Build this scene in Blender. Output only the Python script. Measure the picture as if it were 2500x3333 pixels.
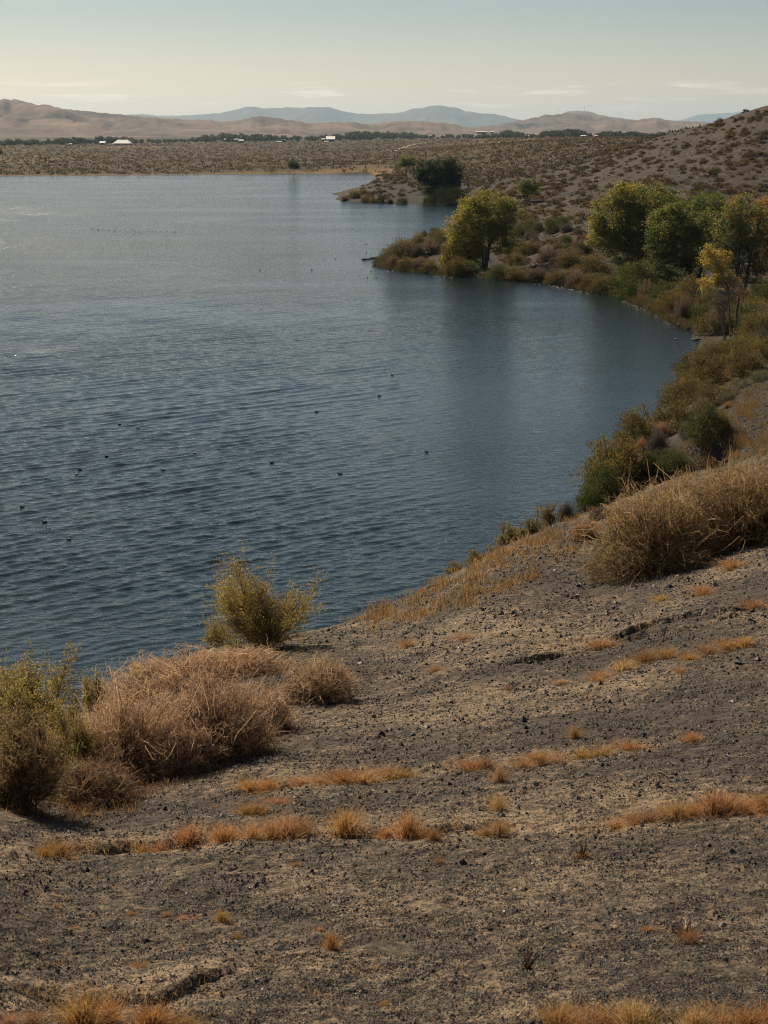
import bpy, math, random
import numpy as np
from mathutils import Vector

for o in list(bpy.data.objects):
    bpy.data.objects.remove(o)
SC = bpy.context.scene
COL = SC.collection
RS = np.random.default_rng(7)
random.seed(7)

# ------------------------------------------------------------------ camera
CAM_Z, PITCH, FOC = 22.0, math.radians(13.4), 5208.0        # 50 mm lens on a 24 mm wide frame, 2500 px
cam = bpy.data.cameras.new('camera')
cam.sensor_fit = 'HORIZONTAL'; cam.sensor_width = 24.0; cam.lens = 50.0
cam.clip_start = 0.2; cam.clip_end = 90000
cam.dof.use_dof = True; cam.dof.focus_distance = 110.0; cam.dof.aperture_fstop = 6.3
camo = bpy.data.objects.new('camera', cam); COL.objects.link(camo)
camo.location = (0, 0, CAM_Z); camo.rotation_euler = (math.pi/2 - PITCH, 0, 0)
SC.camera = camo

# ------------------------------------------------------------------ light and sky
SUN_EL, SUN_AZ = math.radians(43), math.radians(-34)         # azimuth from +Y, negative = to the left
sl = bpy.data.lights.new('sun', 'SUN'); sl.energy = 5.0; sl.angle = math.radians(0.5); sl.color = (1.0, 0.85, 0.66)
so = bpy.data.objects.new('sun', sl); COL.objects.link(so)
sdir = Vector((math.sin(SUN_AZ)*math.cos(SUN_EL), math.cos(SUN_AZ)*math.cos(SUN_EL), math.sin(SUN_EL)))
so.rotation_euler = (-sdir).to_track_quat('-Z', 'Y').to_euler()
W = bpy.data.worlds.new('World'); SC.world = W; W.use_nodes = True
nt = W.node_tree; nt.nodes.clear()
wo = nt.nodes.new('ShaderNodeOutputWorld'); bg = nt.nodes.new('ShaderNodeBackground')
sky = nt.nodes.new('ShaderNodeTexSky'); sky.sky_type = 'NISHITA'; sky.sun_disc = False
sky.sun_elevation = SUN_EL; sky.sun_rotation = SUN_AZ % (2*math.pi)
sky.altitude = 1200; sky.air_density = 1.0; sky.dust_density = 2.0; sky.ozone_density = 1.0
gn = nt.nodes.new('ShaderNodeMix'); gn.data_type = 'RGBA'; gn.blend_type = 'MULTIPLY'; gn.inputs['Factor'].default_value = 1
nt.links.new(sky.outputs[0], gn.inputs['A'])
tc0 = nt.nodes.new('ShaderNodeTexCoord'); sz = nt.nodes.new('ShaderNodeSeparateXYZ'); nt.links.new(tc0.outputs['Generated'], sz.inputs[0])
er = nt.nodes.new('ShaderNodeMapRange'); er.interpolation_type = 'SMOOTHSTEP'; er.inputs['From Min'].default_value = -0.03; er.inputs['From Max'].default_value = 0.085
nt.links.new(sz.outputs['Z'], er.inputs['Value'])
hz = nt.nodes.new('ShaderNodeMix'); hz.data_type = 'RGBA'; hz.inputs['A'].default_value = (1.30, 1.00, 0.82, 1); up_low = (0.65, 0.645, 0.60, 1)   # dusty warm air low down
hi = nt.nodes.new('ShaderNodeMapRange'); hi.inputs['From Min'].default_value = 0.08; hi.inputs['From Max'].default_value = 0.5; nt.links.new(sz.outputs['Z'], hi.inputs['Value'])
up = nt.nodes.new('ShaderNodeMix'); up.data_type = 'RGBA'; up.inputs['A'].default_value = up_low; up.inputs['B'].default_value = (0.76, 0.735, 0.65, 1); nt.links.new(hi.outputs[0], up.inputs['Factor']); nt.links.new(up.outputs['Result'], hz.inputs['B'])
nt.links.new(er.outputs[0], hz.inputs['Factor']); nt.links.new(hz.outputs['Result'], gn.inputs['B'])
# thin cirrus streaks low over the horizon
tc = nt.nodes.new('ShaderNodeTexCoord'); mp = nt.nodes.new('ShaderNodeMapping'); mp.inputs['Scale'].default_value = (13, 13, 130)
nz = nt.nodes.new('ShaderNodeTexNoise'); nz.inputs['Scale'].default_value = 1.6; nz.inputs['Detail'].default_value = 5; nz.inputs['Distortion'].default_value = 0.6
nt.links.new(tc.outputs['Generated'], mp.inputs[0]); nt.links.new(mp.outputs[0], nz.inputs['Vector'])
cr = nt.nodes.new('ShaderNodeMapRange'); cr.inputs['From Min'].default_value = 0.54; cr.inputs['From Max'].default_value = 0.75
nt.links.new(nz.outputs['Fac'], cr.inputs['Value'])
sx = nt.nodes.new('ShaderNodeSeparateXYZ'); nt.links.new(tc.outputs['Generated'], sx.inputs[0])
b1 = nt.nodes.new('ShaderNodeMapRange'); b1.interpolation_type = 'SMOOTHSTEP'
b1.inputs['From Min'].default_value = 0.010; b1.inputs['From Max'].default_value = 0.017
b2 = nt.nodes.new('ShaderNodeMapRange'); b2.interpolation_type = 'SMOOTHSTEP'
b2.inputs['From Min'].default_value = 0.034; b2.inputs['From Max'].default_value = 0.022
nt.links.new(sx.outputs['Z'], b1.inputs['Value']); nt.links.new(sx.outputs['Z'], b2.inputs['Value'])
m1 = nt.nodes.new('ShaderNodeMath'); m1.operation = 'MULTIPLY'; nt.links.new(b1.outputs[0], m1.inputs[0]); nt.links.new(b2.outputs[0], m1.inputs[1])
m2 = nt.nodes.new('ShaderNodeMath'); m2.operation = 'MULTIPLY'; nt.links.new(m1.outputs[0], m2.inputs[0]); nt.links.new(cr.outputs[0], m2.inputs[1])
m3 = nt.nodes.new('ShaderNodeMath'); m3.operation = 'MULTIPLY'; m3.inputs[1].default_value = 0.7; nt.links.new(m2.outputs[0], m3.inputs[0])
cl = nt.nodes.new('ShaderNodeMix'); cl.data_type = 'RGBA'; cl.inputs['B'].default_value = (13.5, 11.2, 8.9, 1)
nt.links.new(m3.outputs[0], cl.inputs['Factor']); nt.links.new(gn.outputs['Result'], cl.inputs['A'])
nt.links.new(cl.outputs['Result'], bg.inputs['Color']); bg.inputs['Strength'].default_value = 0.079
nt.links.new(bg.outputs[0], wo.inputs['Surface'])
SC.view_settings.view_transform = 'Standard'; SC.view_settings.look = 'None'
SC.view_settings.exposure = 0.32; SC.view_settings.gamma = 1.0
SC.cycles.use_denoising = True; SC.cycles.denoiser = 'OPENIMAGEDENOISE'; SC.cycles.denoising_input_passes = 'RGB_ALBEDO_NORMAL'; SC.cycles.denoising_prefilter = 'NONE'; SC.cycles.filter_width = 1.1
SC.cycles.max_bounces = 5; SC.cycles.diffuse_bounces = 2; SC.cycles.glossy_bounces = 2; SC.cycles.transmission_bounces = 3
SC.cycles.volume_bounces = 0; SC.cycles.transparent_max_bounces = 4; SC.cycles.sample_clamp_indirect = 2.0
SC.cycles.caustics_reflective = False; SC.cycles.caustics_refractive = False

# ------------------------------------------------------------------ geometry of the view: where things stand on the land
K = 2500.0/1659.0
def ray(px, py):
    """direction per metre of forward distance (x, z) for a point traced on the photo"""
    a = (np.asarray(px, float)*K - 1250)/FOC; v = (np.asarray(py, float)*K - 1666.5)/FOC
    dy = math.cos(PITCH) - v*math.sin(PITCH); dz = -math.sin(PITCH) - v*math.cos(PITCH)
    return a/dy, dz/dy
def onwater(px, py):
    ax, az = ray(px, py); y = -CAM_Z/az
    return ax*y, y
def perm(seed):
    r = np.random.default_rng(seed); return r.random((256, 256))*2*np.pi
_P = {}
def perlin(x, y, seed=0):
    if seed not in _P:
        a = perm(seed); _P[seed] = (np.cos(a), np.sin(a))
    gx, gy = _P[seed]
    xi = np.floor(x).astype(np.int64); yi = np.floor(y).astype(np.int64)
    fx = x - xi; fy = y - yi
    u = fx*fx*fx*(fx*(fx*6-15)+10); v = fy*fy*fy*(fy*(fy*6-15)+10)
    def g(i, j, dx, dy):
        ii = (xi+i) & 255; jj = (yi+j) & 255
        return gx[ii, jj]*dx + gy[ii, jj]*dy
    a = g(0, 0, fx, fy); b = g(1, 0, fx-1, fy); c = g(0, 1, fx, fy-1); d = g(1, 1, fx-1, fy-1)
    return ((a+(b-a)*u) + ((c+(d-c)*u)-(a+(b-a)*u))*v)*1.4
def fbm(x, y, seed=0, oct=4, gain=0.5):
    s = 0; amp = 1.0
    for k in range(oct):
        s = s + amp*perlin(x*2**k+17.3*k, y*2**k-9.1*k, seed+k); amp *= gain
    return s
def sstep(a, b, x):
    t = np.clip((x-a)/(b-a), 0, 1); return t*t*(3-2*t)

# shoreline, traced anticlockwise from the hidden near shore round the bay to the far bank
shore_px = [(1265,1062),(1290,1000),(1335,930),(1400,900),(1450,852),(1478,800),(1500,765),(1512,738),(1500,716),(1470,703),(1440,690),(1405,668),
            (1370,651),(1330,640),(1270,628),(1230,618),(1190,612),(1100,605),(1000,597),(950,593),(900,588),(860,583),(830,579),(822,574),(822,568),(822,562),(832,554),(845,549),(865,540),(885,523),(915,506),(950,494),(975,482)]
shore = [(-260,20),(-60,44),(-34,50),(-16,56),(0,60),(8,67),(12,74),(16,86),(19.5,95)]
shore += [tuple(float(c) for c in onwater(*p)) for p in shore_px]
shore += [tuple(float(c) for c in onwater(*p)) for p in [(985,462),(1012,452),(1010,446),(960,443.5),(930,442),(850,439.5),(800,438),(760,436),(735,434),(724,430),(735,422)]]
shore += [(-19.,585.),(-8.,640.),(0.,720.)]
shore += [tuple(float(c) for c in onwater(*p)) for p in [(800,375.8),(640,376.2),(500,377),(300,378.6),(150,380),(0,381)]]
shore += [(-420.,800.),(-900.,860.),(-1500.,700.),(-1500.,10.)]
SH = np.array(shore)
def shore_sd(x, y):
    """signed distance to the waterline, positive on land"""
    x = np.asarray(x, float).ravel(); y = np.asarray(y, float).ravel()
    best = np.full(x.shape, 1e18); inside = np.zeros(x.shape, bool)
    n = len(SH)
    for i in range(n):
        ax, ay = SH[i]; bx, by = SH[(i+1) % n]
        ex, ey = bx-ax, by-ay; L = ex*ex+ey*ey
        t = np.clip(((x-ax)*ex+(y-ay)*ey)/L, 0, 1)
        d = (x-ax-t*ex)**2+(y-ay-t*ey)**2
        best = np.minimum(best, d)
        c = (ay > y) != (by > y)
        if by != ay:
            inside ^= c & (x < (bx-ax)*(y-ay)/(by-ay)+ax)
    return np.where(inside, -1, 1)*np.sqrt(best)

ctrl = []                                        # (x, y, z)
def cp(px, py, y):
    ax, az = ray(px, py); ctrl.append((float(ax)*y, y, CAM_Z+float(az)*y))
# the near slope is one even bank: its contour lines run almost level close by and climb to the right farther off
def near_y(px, py):
    m = np.interp(py, [1000, 1130, 1250, 1400, 1650, 1800, 2212], [.42, .40, .31, .20, .10, .06, .03])
    c = -float(ray(830, py+m*(px-830))[1]); return (3.6/(c-.2)*c)/-float(ray(px, py)[1])
crest = [(0,1535),(430,1412),(690,1362),(830,1306),(950,1262),(1050,1214),(1100,1186),(1150,1158),(1200,1130),(1300,1098),(1400,1060),(1500,1022),(1659,988)]
for px, py in crest: cp(px, py, near_y(px, py))
for px in (-200, 100, 415, 830, 1250, 1480, 1659, 1850):
    top = np.interp(px, [c[0] for c in crest], [c[1] for c in crest])
    for py in np.linspace(top+45, 2230, 7): cp(px, py, near_y(px, py))
for a in [(1430,975,98),(1500,1000,86),(1659,960,85),(1560,905,104),(1659,850,108),(1659,800,118),(1600,840,113),
          (1560,700,185),(1659,660,205),(1659,560,265),(1500,560,262),(1659,430,335),(1659,330,395),(1659,236,450),(1560,262,500),(1500,430,325),(1500,340,420),(1440,292,560),
          (1400,305,600),(1300,520,280),(1250,480,302),(1400,430,345),(1400,360,430),(1200,560,262),(1100,550,285),(1050,580,262),(1000,550,275),(930,570,268),(900,540,285),(860,560,275),(1300,352,520),(1200,420,410),
          (1100,460,375),(1100,400,460),(1200,370,560),(1000,400,560),(1000,372,640),(900,400,555),(850,374,610),(790,405,565),(1080,360,700),(960,345,900),
          (1100,312,1050),(1250,303,1300),(1400,299,1500),(1000,318,1500),(900,335,1100),(900,307,2600),(1200,297,2600),(600,312,2600),(300,316,2400),(0,320,2300),(0,350,1150),(400,350,1150),(700,352,1080)]:
    cp(*a)
for u, y, z in [(.05,60,3.0),(.05,50,5.6),(.12,60,6.0),(.12,68,4.6),(.245,60,8.0),(.16,80,4.6),(.21,92,5.2),(0,0,20.4),(-.5,0,20.2),(.5,0,20.6),(0,-4,21.2),(-.5,-4,20.8),(.5,-4,21.4),(0,4,18.2),
                (.45,9,17.6),(.45,25,17.4),(.45,55,16.5),(.45,85,10),(.45,125,9),(.45,215,9),(.45,330,20),(.45,450,42),(.45,700,40),
                (.6,9,18),(.6,55,18),(.6,215,14),(.6,450,60),(-.45,8,14.6),(-.45,15,12),(-.45,24,8),(-.45,34,2),(-.24,40,4),(0,50,4.5),(.08,64,4.2),(.12,72,4.2),(.2,74,6),
                (.24,700,15),(.2,900,14),(.4,1200,16),(.4,2500,9),(0,4500,3),(.3,4500,4),(-.3,4500,3),(-.5,1200,3),(-.5,2500,4),(.6,4500,6),(-.6,4500,3),(0,9000,0),(.6,9000,0),(-.6,9000,0)]:
    ctrl.append((u*y, y, z))
ctrl = np.array(ctrl)
R0 = 6.0
def uw(x, y):
    r = np.maximum(np.asarray(y)+R0, 1.0); return np.asarray(x)/r*4.5, np.log(r)
def bank(d, y):
    L = np.clip(0.018*y+1.0, 1.8, 16.0); return 1-np.exp(-np.maximum(d, 0)/L)
def tps(r2):
    return 0.5*r2*np.log(r2+1e-12)
cs = np.clip(bank(shore_sd(ctrl[:, 0], ctrl[:, 1]), ctrl[:, 1]), 0.85, 1)
cu, cw = uw(ctrl[:, 0], ctrl[:, 1]); n = len(ctrl)
A = tps((cu[:, None]-cu)**2+(cw[:, None]-cw)**2)+np.diag(np.where(ctrl[:, 1] < 62, 4e-4, 2e-4))
Q = np.stack([np.ones(n), cu, cw], 1)
M = np.block([[A, Q], [Q.T, np.zeros((3, 3))]])
sol = np.linalg.solve(M, np.concatenate([ctrl[:, 2]/cs, np.zeros(3)]))
def base_height(x, y):
    u, w = uw(x, y); h = sol[n]+sol[n+1]*u+sol[n+2]*w
    for i in range(n):
        h = h+sol[i]*tps((u-cu[i])**2+(w-cw[i])**2)
    return h

# grid rows and columns: dense where the picture looks close
def seg(a, b, k):
    return list(np.exp(np.linspace(math.log(a+R0), math.log(b+R0), k, endpoint=False)))
rows = np.array(seg(-4, 7.5, 50)+seg(7.5, 64, 640)+seg(64, 320, 300)+seg(320, 1300, 230)+seg(1300, 12000, 90)+[12006.0])
cols = np.concatenate([np.linspace(-.75, -.27, 90, endpoint=False), np.linspace(-.27, .27, 640, endpoint=False), np.linspace(.27, .75, 91)])
GU, GR = np.meshgrid(cols, rows)
GX = GU*GR; GY = GR-R0
print('terrain grid', GX.shape)
SD = shore_sd(GX, GY).reshape(GX.shape)
H = base_height(GX.ravel(), GY.ravel()).reshape(GX.shape)
B = bank(SD, GY)
H = np.maximum(H, 0.25)
GZ0 = np.where(SD > 0, H*B, -np.minimum(4, 0.16*np.abs(SD)))
LR = np.log(rows)
def lookup(grid, x, y):
    r = np.asarray(y, float)+R0; u = np.asarray(x, float)/r
    fi = np.interp(np.log(np.maximum(r, 2.01)), LR, np.arange(len(rows))); fj = np.interp(u, cols, np.arange(len(cols)))
    i = np.minimum(fi.astype(int), len(rows)-2); j = np.minimum(fj.astype(int), len(cols)-2)
    a = fi-i; b = fj-j
    return (grid[i, j]*(1-a)+grid[i+1, j]*a)*(1-b)+(grid[i, j+1]*(1-a)+grid[i+1, j+1]*a)*b
YS = np.exp(np.linspace(math.log(6.0), math.log(9000), 2600))
def hit(px, py, grid=None, y0=6.0):
    """where the line of sight to a traced point first meets the land"""
    grid = GZ if grid is None else grid
    px = np.atleast_1d(np.asarray(px, float)); py = np.atleast_1d(np.asarray(py, float))
    out = np.full((len(px), 3), np.nan)
    ys = YS[YS >= y0]
    for k in range(len(px)):
        ax, az = ray(px[k], py[k]); z = CAM_Z+az*ys
        t = lookup(grid, ax*ys, ys); t = np.maximum(t, 0.0)
        w = np.nonzero(z <= t)[0]
        if len(w):
            i = w[0]; y = ys[i]
            if i > 0:
                f0 = z[i-1]-t[i-1]; f1 = z[i]-t[i]; y = ys[i-1]+(ys[i]-ys[i-1])*f0/(f0-f1)
            out[k] = (ax*y, y, CAM_Z+az*y)
    return out

# ledges trodden along the near slope: shallow treads with a small cut bank
ledges = [[(560,1702),(700,1690),(880,1672),(1000,1655),(1180,1640),(1400,1612)],
          [(60,1845),(180,1828),(330,1822),(450,1812),(560,1806),(700,1796),(850,1800),(950,1794),(1110,1790)],
          [(1250,1800),(1400,1768),(1520,1752),(1660,1742)],
          [(1130,1424),(1200,1412),(1330,1392),(1400,1374),(1500,1358),(1570,1336)],
          [(1290,1392),(1400,1352),(1480,1330),(1560,1318)],
          [(-20,2150),(80,2142),(190,2138),(300,2150),(380,2140),(430,2118)],
          [(1000,1440),(1100,1412),(1250,1386)],
          [(1180,2200),(1300,2190),(1450,2196),(1660,2180)]]
cut = [0.05, 0.06, 0.045, 0.12, 0.085, 0.04, 0.05, 0.04]
NR = slice(45, 720)
nx, ny = GX[NR], GY[NR]
off = np.zeros(nx.shape); LED = np.zeros(GX.shape)
wx = nx+0.12*perlin(nx*1.1, ny*1.1, 90); wy = ny+0.22*perlin(nx*1.3, ny*1.3, 91)+0.08*perlin(nx*4, ny*4, 92)
for pl, c in zip(ledges, cut):
    h = hit([p[0] for p in pl], [p[1] for p in pl], GZ0)
    best = np.full(nx.shape, 1e9); side = np.zeros(nx.shape); along = np.zeros(nx.shape)
    for a, b in zip(h[:-1], h[1:]):
        ex, ey = b[0]-a[0], b[1]-a[1]; L = ex*ex+ey*ey
        tt = ((wx-a[0])*ex+(wy-a[1])*ey)/L; t = np.clip(tt, 0, 1)
        dx = wx-a[0]-t*ex; dy = wy-a[1]-t*ey; d = np.hypot(dx, dy)
        s = np.sign(ex*dy-ey*dx); m = d < best
        best = np.where(m, d, best); side = np.where(m, s*d, side)
    k = c*(0.25+1.1*sstep(-0.35, 0.45, perlin(nx*0.55, ny*0.55, 95)+0.4*perlin(nx*2.1, ny*2.1, 96)))
    far = np.where(side >= 0, side, 9); near = np.where(side < 0, -side, 9)
    # the far side stands up as a short bank facing the path, the near side sinks gently towards it
    off += k*(0.55*np.exp(-(far/0.5)**2)*sstep(0, 0.07, far)) - k*np.exp(-(near/0.30)**2)*0.8
    off -= np.where((side >= 0) & (side < 0.07), k*0.8*(1-side/0.07), 0)
    LED[NR] = np.maximum(LED[NR], np.exp(-(best/0.35)**2))
GZ = GZ0.copy()
land = sstep(0.3, 4.0, SD)
nearw = 1-sstep(55, 90, GY)
det = nearw*(0.035*fbm(GX/6.5, GY/6.5, 1, 3)+0.030*fbm(GX/0.9, GY/0.9, 5, 3)+0.022*fbm(GX/0.22, GY/0.22, 9, 2))
far = sstep(60, 130, GY)*(1-sstep(900, 2000, GY))
det += far*(0.55*fbm(GX/26, GY/26, 21, 4)+0.10*fbm(GX/4, GY/4, 25, 2))
# erosion runnels down the cinder hill
det += far*0.5*np.abs(perlin(GX/14+GY/60, GY/90, 33))*sstep(6, 16, GZ0)
GZ += det*land
GZ[NR] += off*land[NR]
GZ = np.where(SD > 0, np.maximum(GZ, np.minimum(0.02+0.12*SD, 0.3)), GZ)

# ------------------------------------------------------------------ mesh and material helpers
def build_mesh(name, verts, faces, tint=None, smooth=False, attrs=None):
    me = bpy.data.meshes.new(name)
    verts = np.asarray(verts, np.float32); faces = np.asarray(faces, np.int32)
    nf, k = faces.shape
    me.vertices.add(len(verts)); me.vertices.foreach_set('co', verts.ravel())
    me.loops.add(nf*k); me.loops.foreach_set('vertex_index', faces.ravel())
    me.polygons.add(nf); me.polygons.foreach_set('loop_start', np.arange(nf, dtype=np.int32)*k)
    me.polygons.foreach_set('use_smooth', np.full(nf, smooth, bool))
    if tint is not None:
        a = me.attributes.new('tint', 'FLOAT_COLOR', 'POINT')
        c = np.ones((len(verts), 4), np.float32); c[:, :3] = tint; a.data.foreach_set('color', c.ravel())
    for nm, val in (attrs or {}).items():
        a = me.attributes.new(nm, 'FLOAT', 'POINT'); a.data.foreach_set('value', np.asarray(val, np.float32).ravel())
    me.update(calc_edges=True); me.validate()
    return me
def link(name, me, mat=None, parent=None, loc=None):
    o = bpy.data.objects.new(name, me); COL.objects.link(o)
    if mat is not None and me is not None and not me.materials: me.materials.append(mat)
    if parent is not None: o.parent = parent
    if loc is not None: o.location = loc
    return o
def tag(o, label=None, cat=None, group=None, kind=None):
    if label: o['label'] = label
    if cat: o['category'] = cat
    if group: o['group'] = group
    if kind: o['kind'] = kind
    return o
def empty(name, loc, label, cat, group=None, rz=0.0):
    o = bpy.data.objects.new(name, None); COL.objects.link(o); o.location = loc; o.rotation_euler = (0, 0, rz)
    o.empty_display_size = 0.3
    return tag(o, label, cat, group)
def copy_thing(src, loc, rz, sc, label, group, color=None):
    c = src.copy(); COL.objects.link(c); c.location = loc; c.rotation_euler = (0, 0, rz); c.scale = sc
    c['label'] = label
    if group: c['group'] = group
    if color is not None: c.color = color
    for ch in list(src.children):
        k = ch.copy(); COL.objects.link(k); k.parent = c
        if color is not None: k.color = color
    return c
class MB:
    """collects vertices, quads and tints"""
    def __init__(s): s.v = []; s.f = []; s.t = []; s.n = 0
    def add(s, v, f, t):
        v = np.asarray(v, float).reshape(-1, 3); f = np.asarray(f, int)
        s.v.append(v); s.f.append(f+s.n); s.t.append(np.broadcast_to(np.asarray(t, float), (len(v), 3))); s.n += len(v)
    def mesh(s, name, smooth=False):
        return build_mesh(name, np.concatenate(s.v), np.concatenate(s.f), np.concatenate(s.t), smooth)
def unit(v):
    return v/np.maximum(np.linalg.norm(v, axis=-1, keepdims=True), 1e-9)
def leaves(mb, c, d, ln, wd, tint, rng):
    """diamond leaves at c pointing along d"""
    nl = len(c); d = unit(d); r = unit(np.cross(d, rng.normal(size=(nl, 3))))
    ln = np.broadcast_to(ln, (nl,))[:, None]; wd = np.broadcast_to(wd, (nl,))[:, None]
    v = np.stack([c, c+d*ln*0.5+r*wd*0.5, c+d*ln, c+d*ln*0.5-r*wd*0.5], 1).reshape(-1, 3)
    f = np.arange(nl*4).reshape(-1, 4)
    mb.add(v, f, np.repeat(np.broadcast_to(tint, (nl, 3)), 4, axis=0))
def ribbons(mb, P, wd, tint, rng, taper=0.35):
    """thin stems: P is (strands, points, 3)"""
    s, k, _ = P.shape
    d = unit(np.gradient(P, axis=1)); r = unit(np.cross(d, unit(rng.normal(size=(s, 1, 3)))))
    w = (np.broadcast_to(wd, (s,))[:, None]*np.linspace(1, taper, k)[None])[..., None]*0.5
    v = np.stack([P-r*w, P+r*w], 2).reshape(-1, 3)
    i = (np.arange(s)[:, None]*k+np.arange(k-1)[None]).ravel()*2
    f = np.stack([i, i+1, i+3, i+2], 1)
    mb.add(v, f, np.repeat(np.broadcast_to(tint, (s, 3)), 2*k, axis=0))
def tube(mb, pts, r0, r1, tint, sides=6):
    pts = np.asarray(pts, float); k = len(pts); d = unit(np.gradient(pts, axis=0))
    ref = np.array([0.31, 0.87, 0.2]); a = unit(np.cross(d, ref)); b = np.cross(d, a)
    an = np.linspace(0, 2*np.pi, sides, endpoint=False); rr = np.linspace(r0, r1, k)[:, None, None]
    v = pts[:, None]+rr*(np.cos(an)[None, :, None]*a[:, None]+np.sin(an)[None, :, None]*b[:, None])
    i = np.arange(k-1)[:, None]*sides; j = np.arange(sides)[None]; j2 = (j+1) % sides
    f = np.stack([i+j, i+j2, i+sides+j2, i+sides+j], -1).reshape(-1, 4)
    mb.add(v.reshape(-1, 3), f, tint)

def material(name):
    m = bpy.data.materials.new(name); m.use_nodes = True; nt = m.node_tree; nt.nodes.clear()
    out = nt.nodes.new('ShaderNodeOutputMaterial')
    def N(t, **kw):
        nd = nt.nodes.new(t)
        for k, v in kw.items():
            if k in ('operation', 'blend_type', 'data_type', 'attribute_name', 'attribute_type', 'noise_dimensions', 'feature', 'interpolation_type', 'wave_type', 'bands_direction', 'noise_type'): setattr(nd, k, v)
            else: nd.inputs[k.replace('_', ' ')].default_value = v
        return nd
    def Lk(a, b): nt.links.new(a, b)
    return m, N, Lk, out
def plant_material(name, transl):
    m, N, L, out = material(name)
    at = N('ShaderNodeAttribute', attribute_name='tint'); oi = N('ShaderNodeObjectInfo')
    mx = N('ShaderNodeMix', data_type='RGBA', blend_type='MULTIPLY'); mx.inputs['Factor'].default_value = 1
    L(at.outputs['Color'], mx.inputs['A']); L(oi.outputs['Color'], mx.inputs['B'])
    p = N('ShaderNodeBsdfPrincipled', Roughness=0.55); p.inputs['Specular IOR Level'].default_value = 0.25
    t = N('ShaderNodeBsdfTranslucent'); ms = N('ShaderNodeMixShader', Fac=transl)
    L(mx.outputs['Result'], p.inputs['Base Color']); L(mx.outputs['Result'], t.inputs['Color'])
    L(p.outputs[0], ms.inputs[1]); L(t.outputs[0], ms.inputs[2]); L(ms.outputs[0], out.inputs['Surface'])
    return m
M_LEAF = plant_material('leaf', 0.48)
M_STRAW = plant_material('straw', 0.45)
M_BARK = plant_material('bark', 0.0)
def plain_material(name, col, rough=0.7, var=0.25, scale=3.0, bump=0.0):
    m, N, L, out = material(name)
    tc = N('ShaderNodeTexCoord'); nz = N('ShaderNodeTexNoise', Scale=scale, Detail=5.0)
    L(tc.outputs['Object'], nz.inputs['Vector'])
    mr = N('ShaderNodeMapRange'); mr.inputs['From Min'].default_value = .3; mr.inputs['From Max'].default_value = .7
    mr.inputs['To Min'].default_value = 1-var; mr.inputs['To Max'].default_value = 1+var
    L(nz.outputs['Fac'], mr.inputs['Value'])
    oi = N('ShaderNodeObjectInfo')
    mx = N('ShaderNodeMix', data_type='RGBA', blend_type='MULTIPLY'); mx.inputs['Factor'].default_value = 1; mx.inputs['A'].default_value = (*col, 1)
    m2 = N('ShaderNodeMix', data_type='RGBA', blend_type='MULTIPLY'); m2.inputs['Factor'].default_value = 1
    L(mr.outputs[0], mx.inputs['B']); L(mx.outputs['Result'], m2.inputs['A']); L(oi.outputs['Color'], m2.inputs['B'])
    p = N('ShaderNodeBsdfPrincipled', Roughness=rough); p.inputs['Specular IOR Level'].default_value = 0.3
    L(m2.outputs['Result'], p.inputs['Base Color'])
    if bump:
        bp = N('ShaderNodeBump', Strength=bump, Distance=0.05); L(nz.outputs['Fac'], bp.inputs['Height']); L(bp.outputs[0], p.inputs['Normal'])
    L(p.outputs[0], out.inputs['Surface'])
    return m
M_ROCK = plain_material('cinder rock', (0.045, 0.043, 0.042), 0.8, 0.35, 6.0, 0.6)
M_PALE = plain_material('pale stone', (0.33, 0.30, 0.27), 0.8, 0.3, 3.0, 0.5)
M_WHITE = plain_material('white painted metal', (0.78, 0.76, 0.70), 0.5, 0.06, 0.3)
M_WALL = plain_material('weathered wall', (0.22, 0.18, 0.15), 0.8, 0.2, 0.5)
M_DARK = plain_material('dark wall', (0.10, 0.10, 0.11), 0.8, 0.2, 0.5)
M_BIRD = plain_material('black plumage', (0.012, 0.012, 0.014), 0.45, 0.2, 20.0)
M_BILL = plain_material('white bill', (0.7, 0.68, 0.62), 0.4, 0.05, 20.0)

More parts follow.
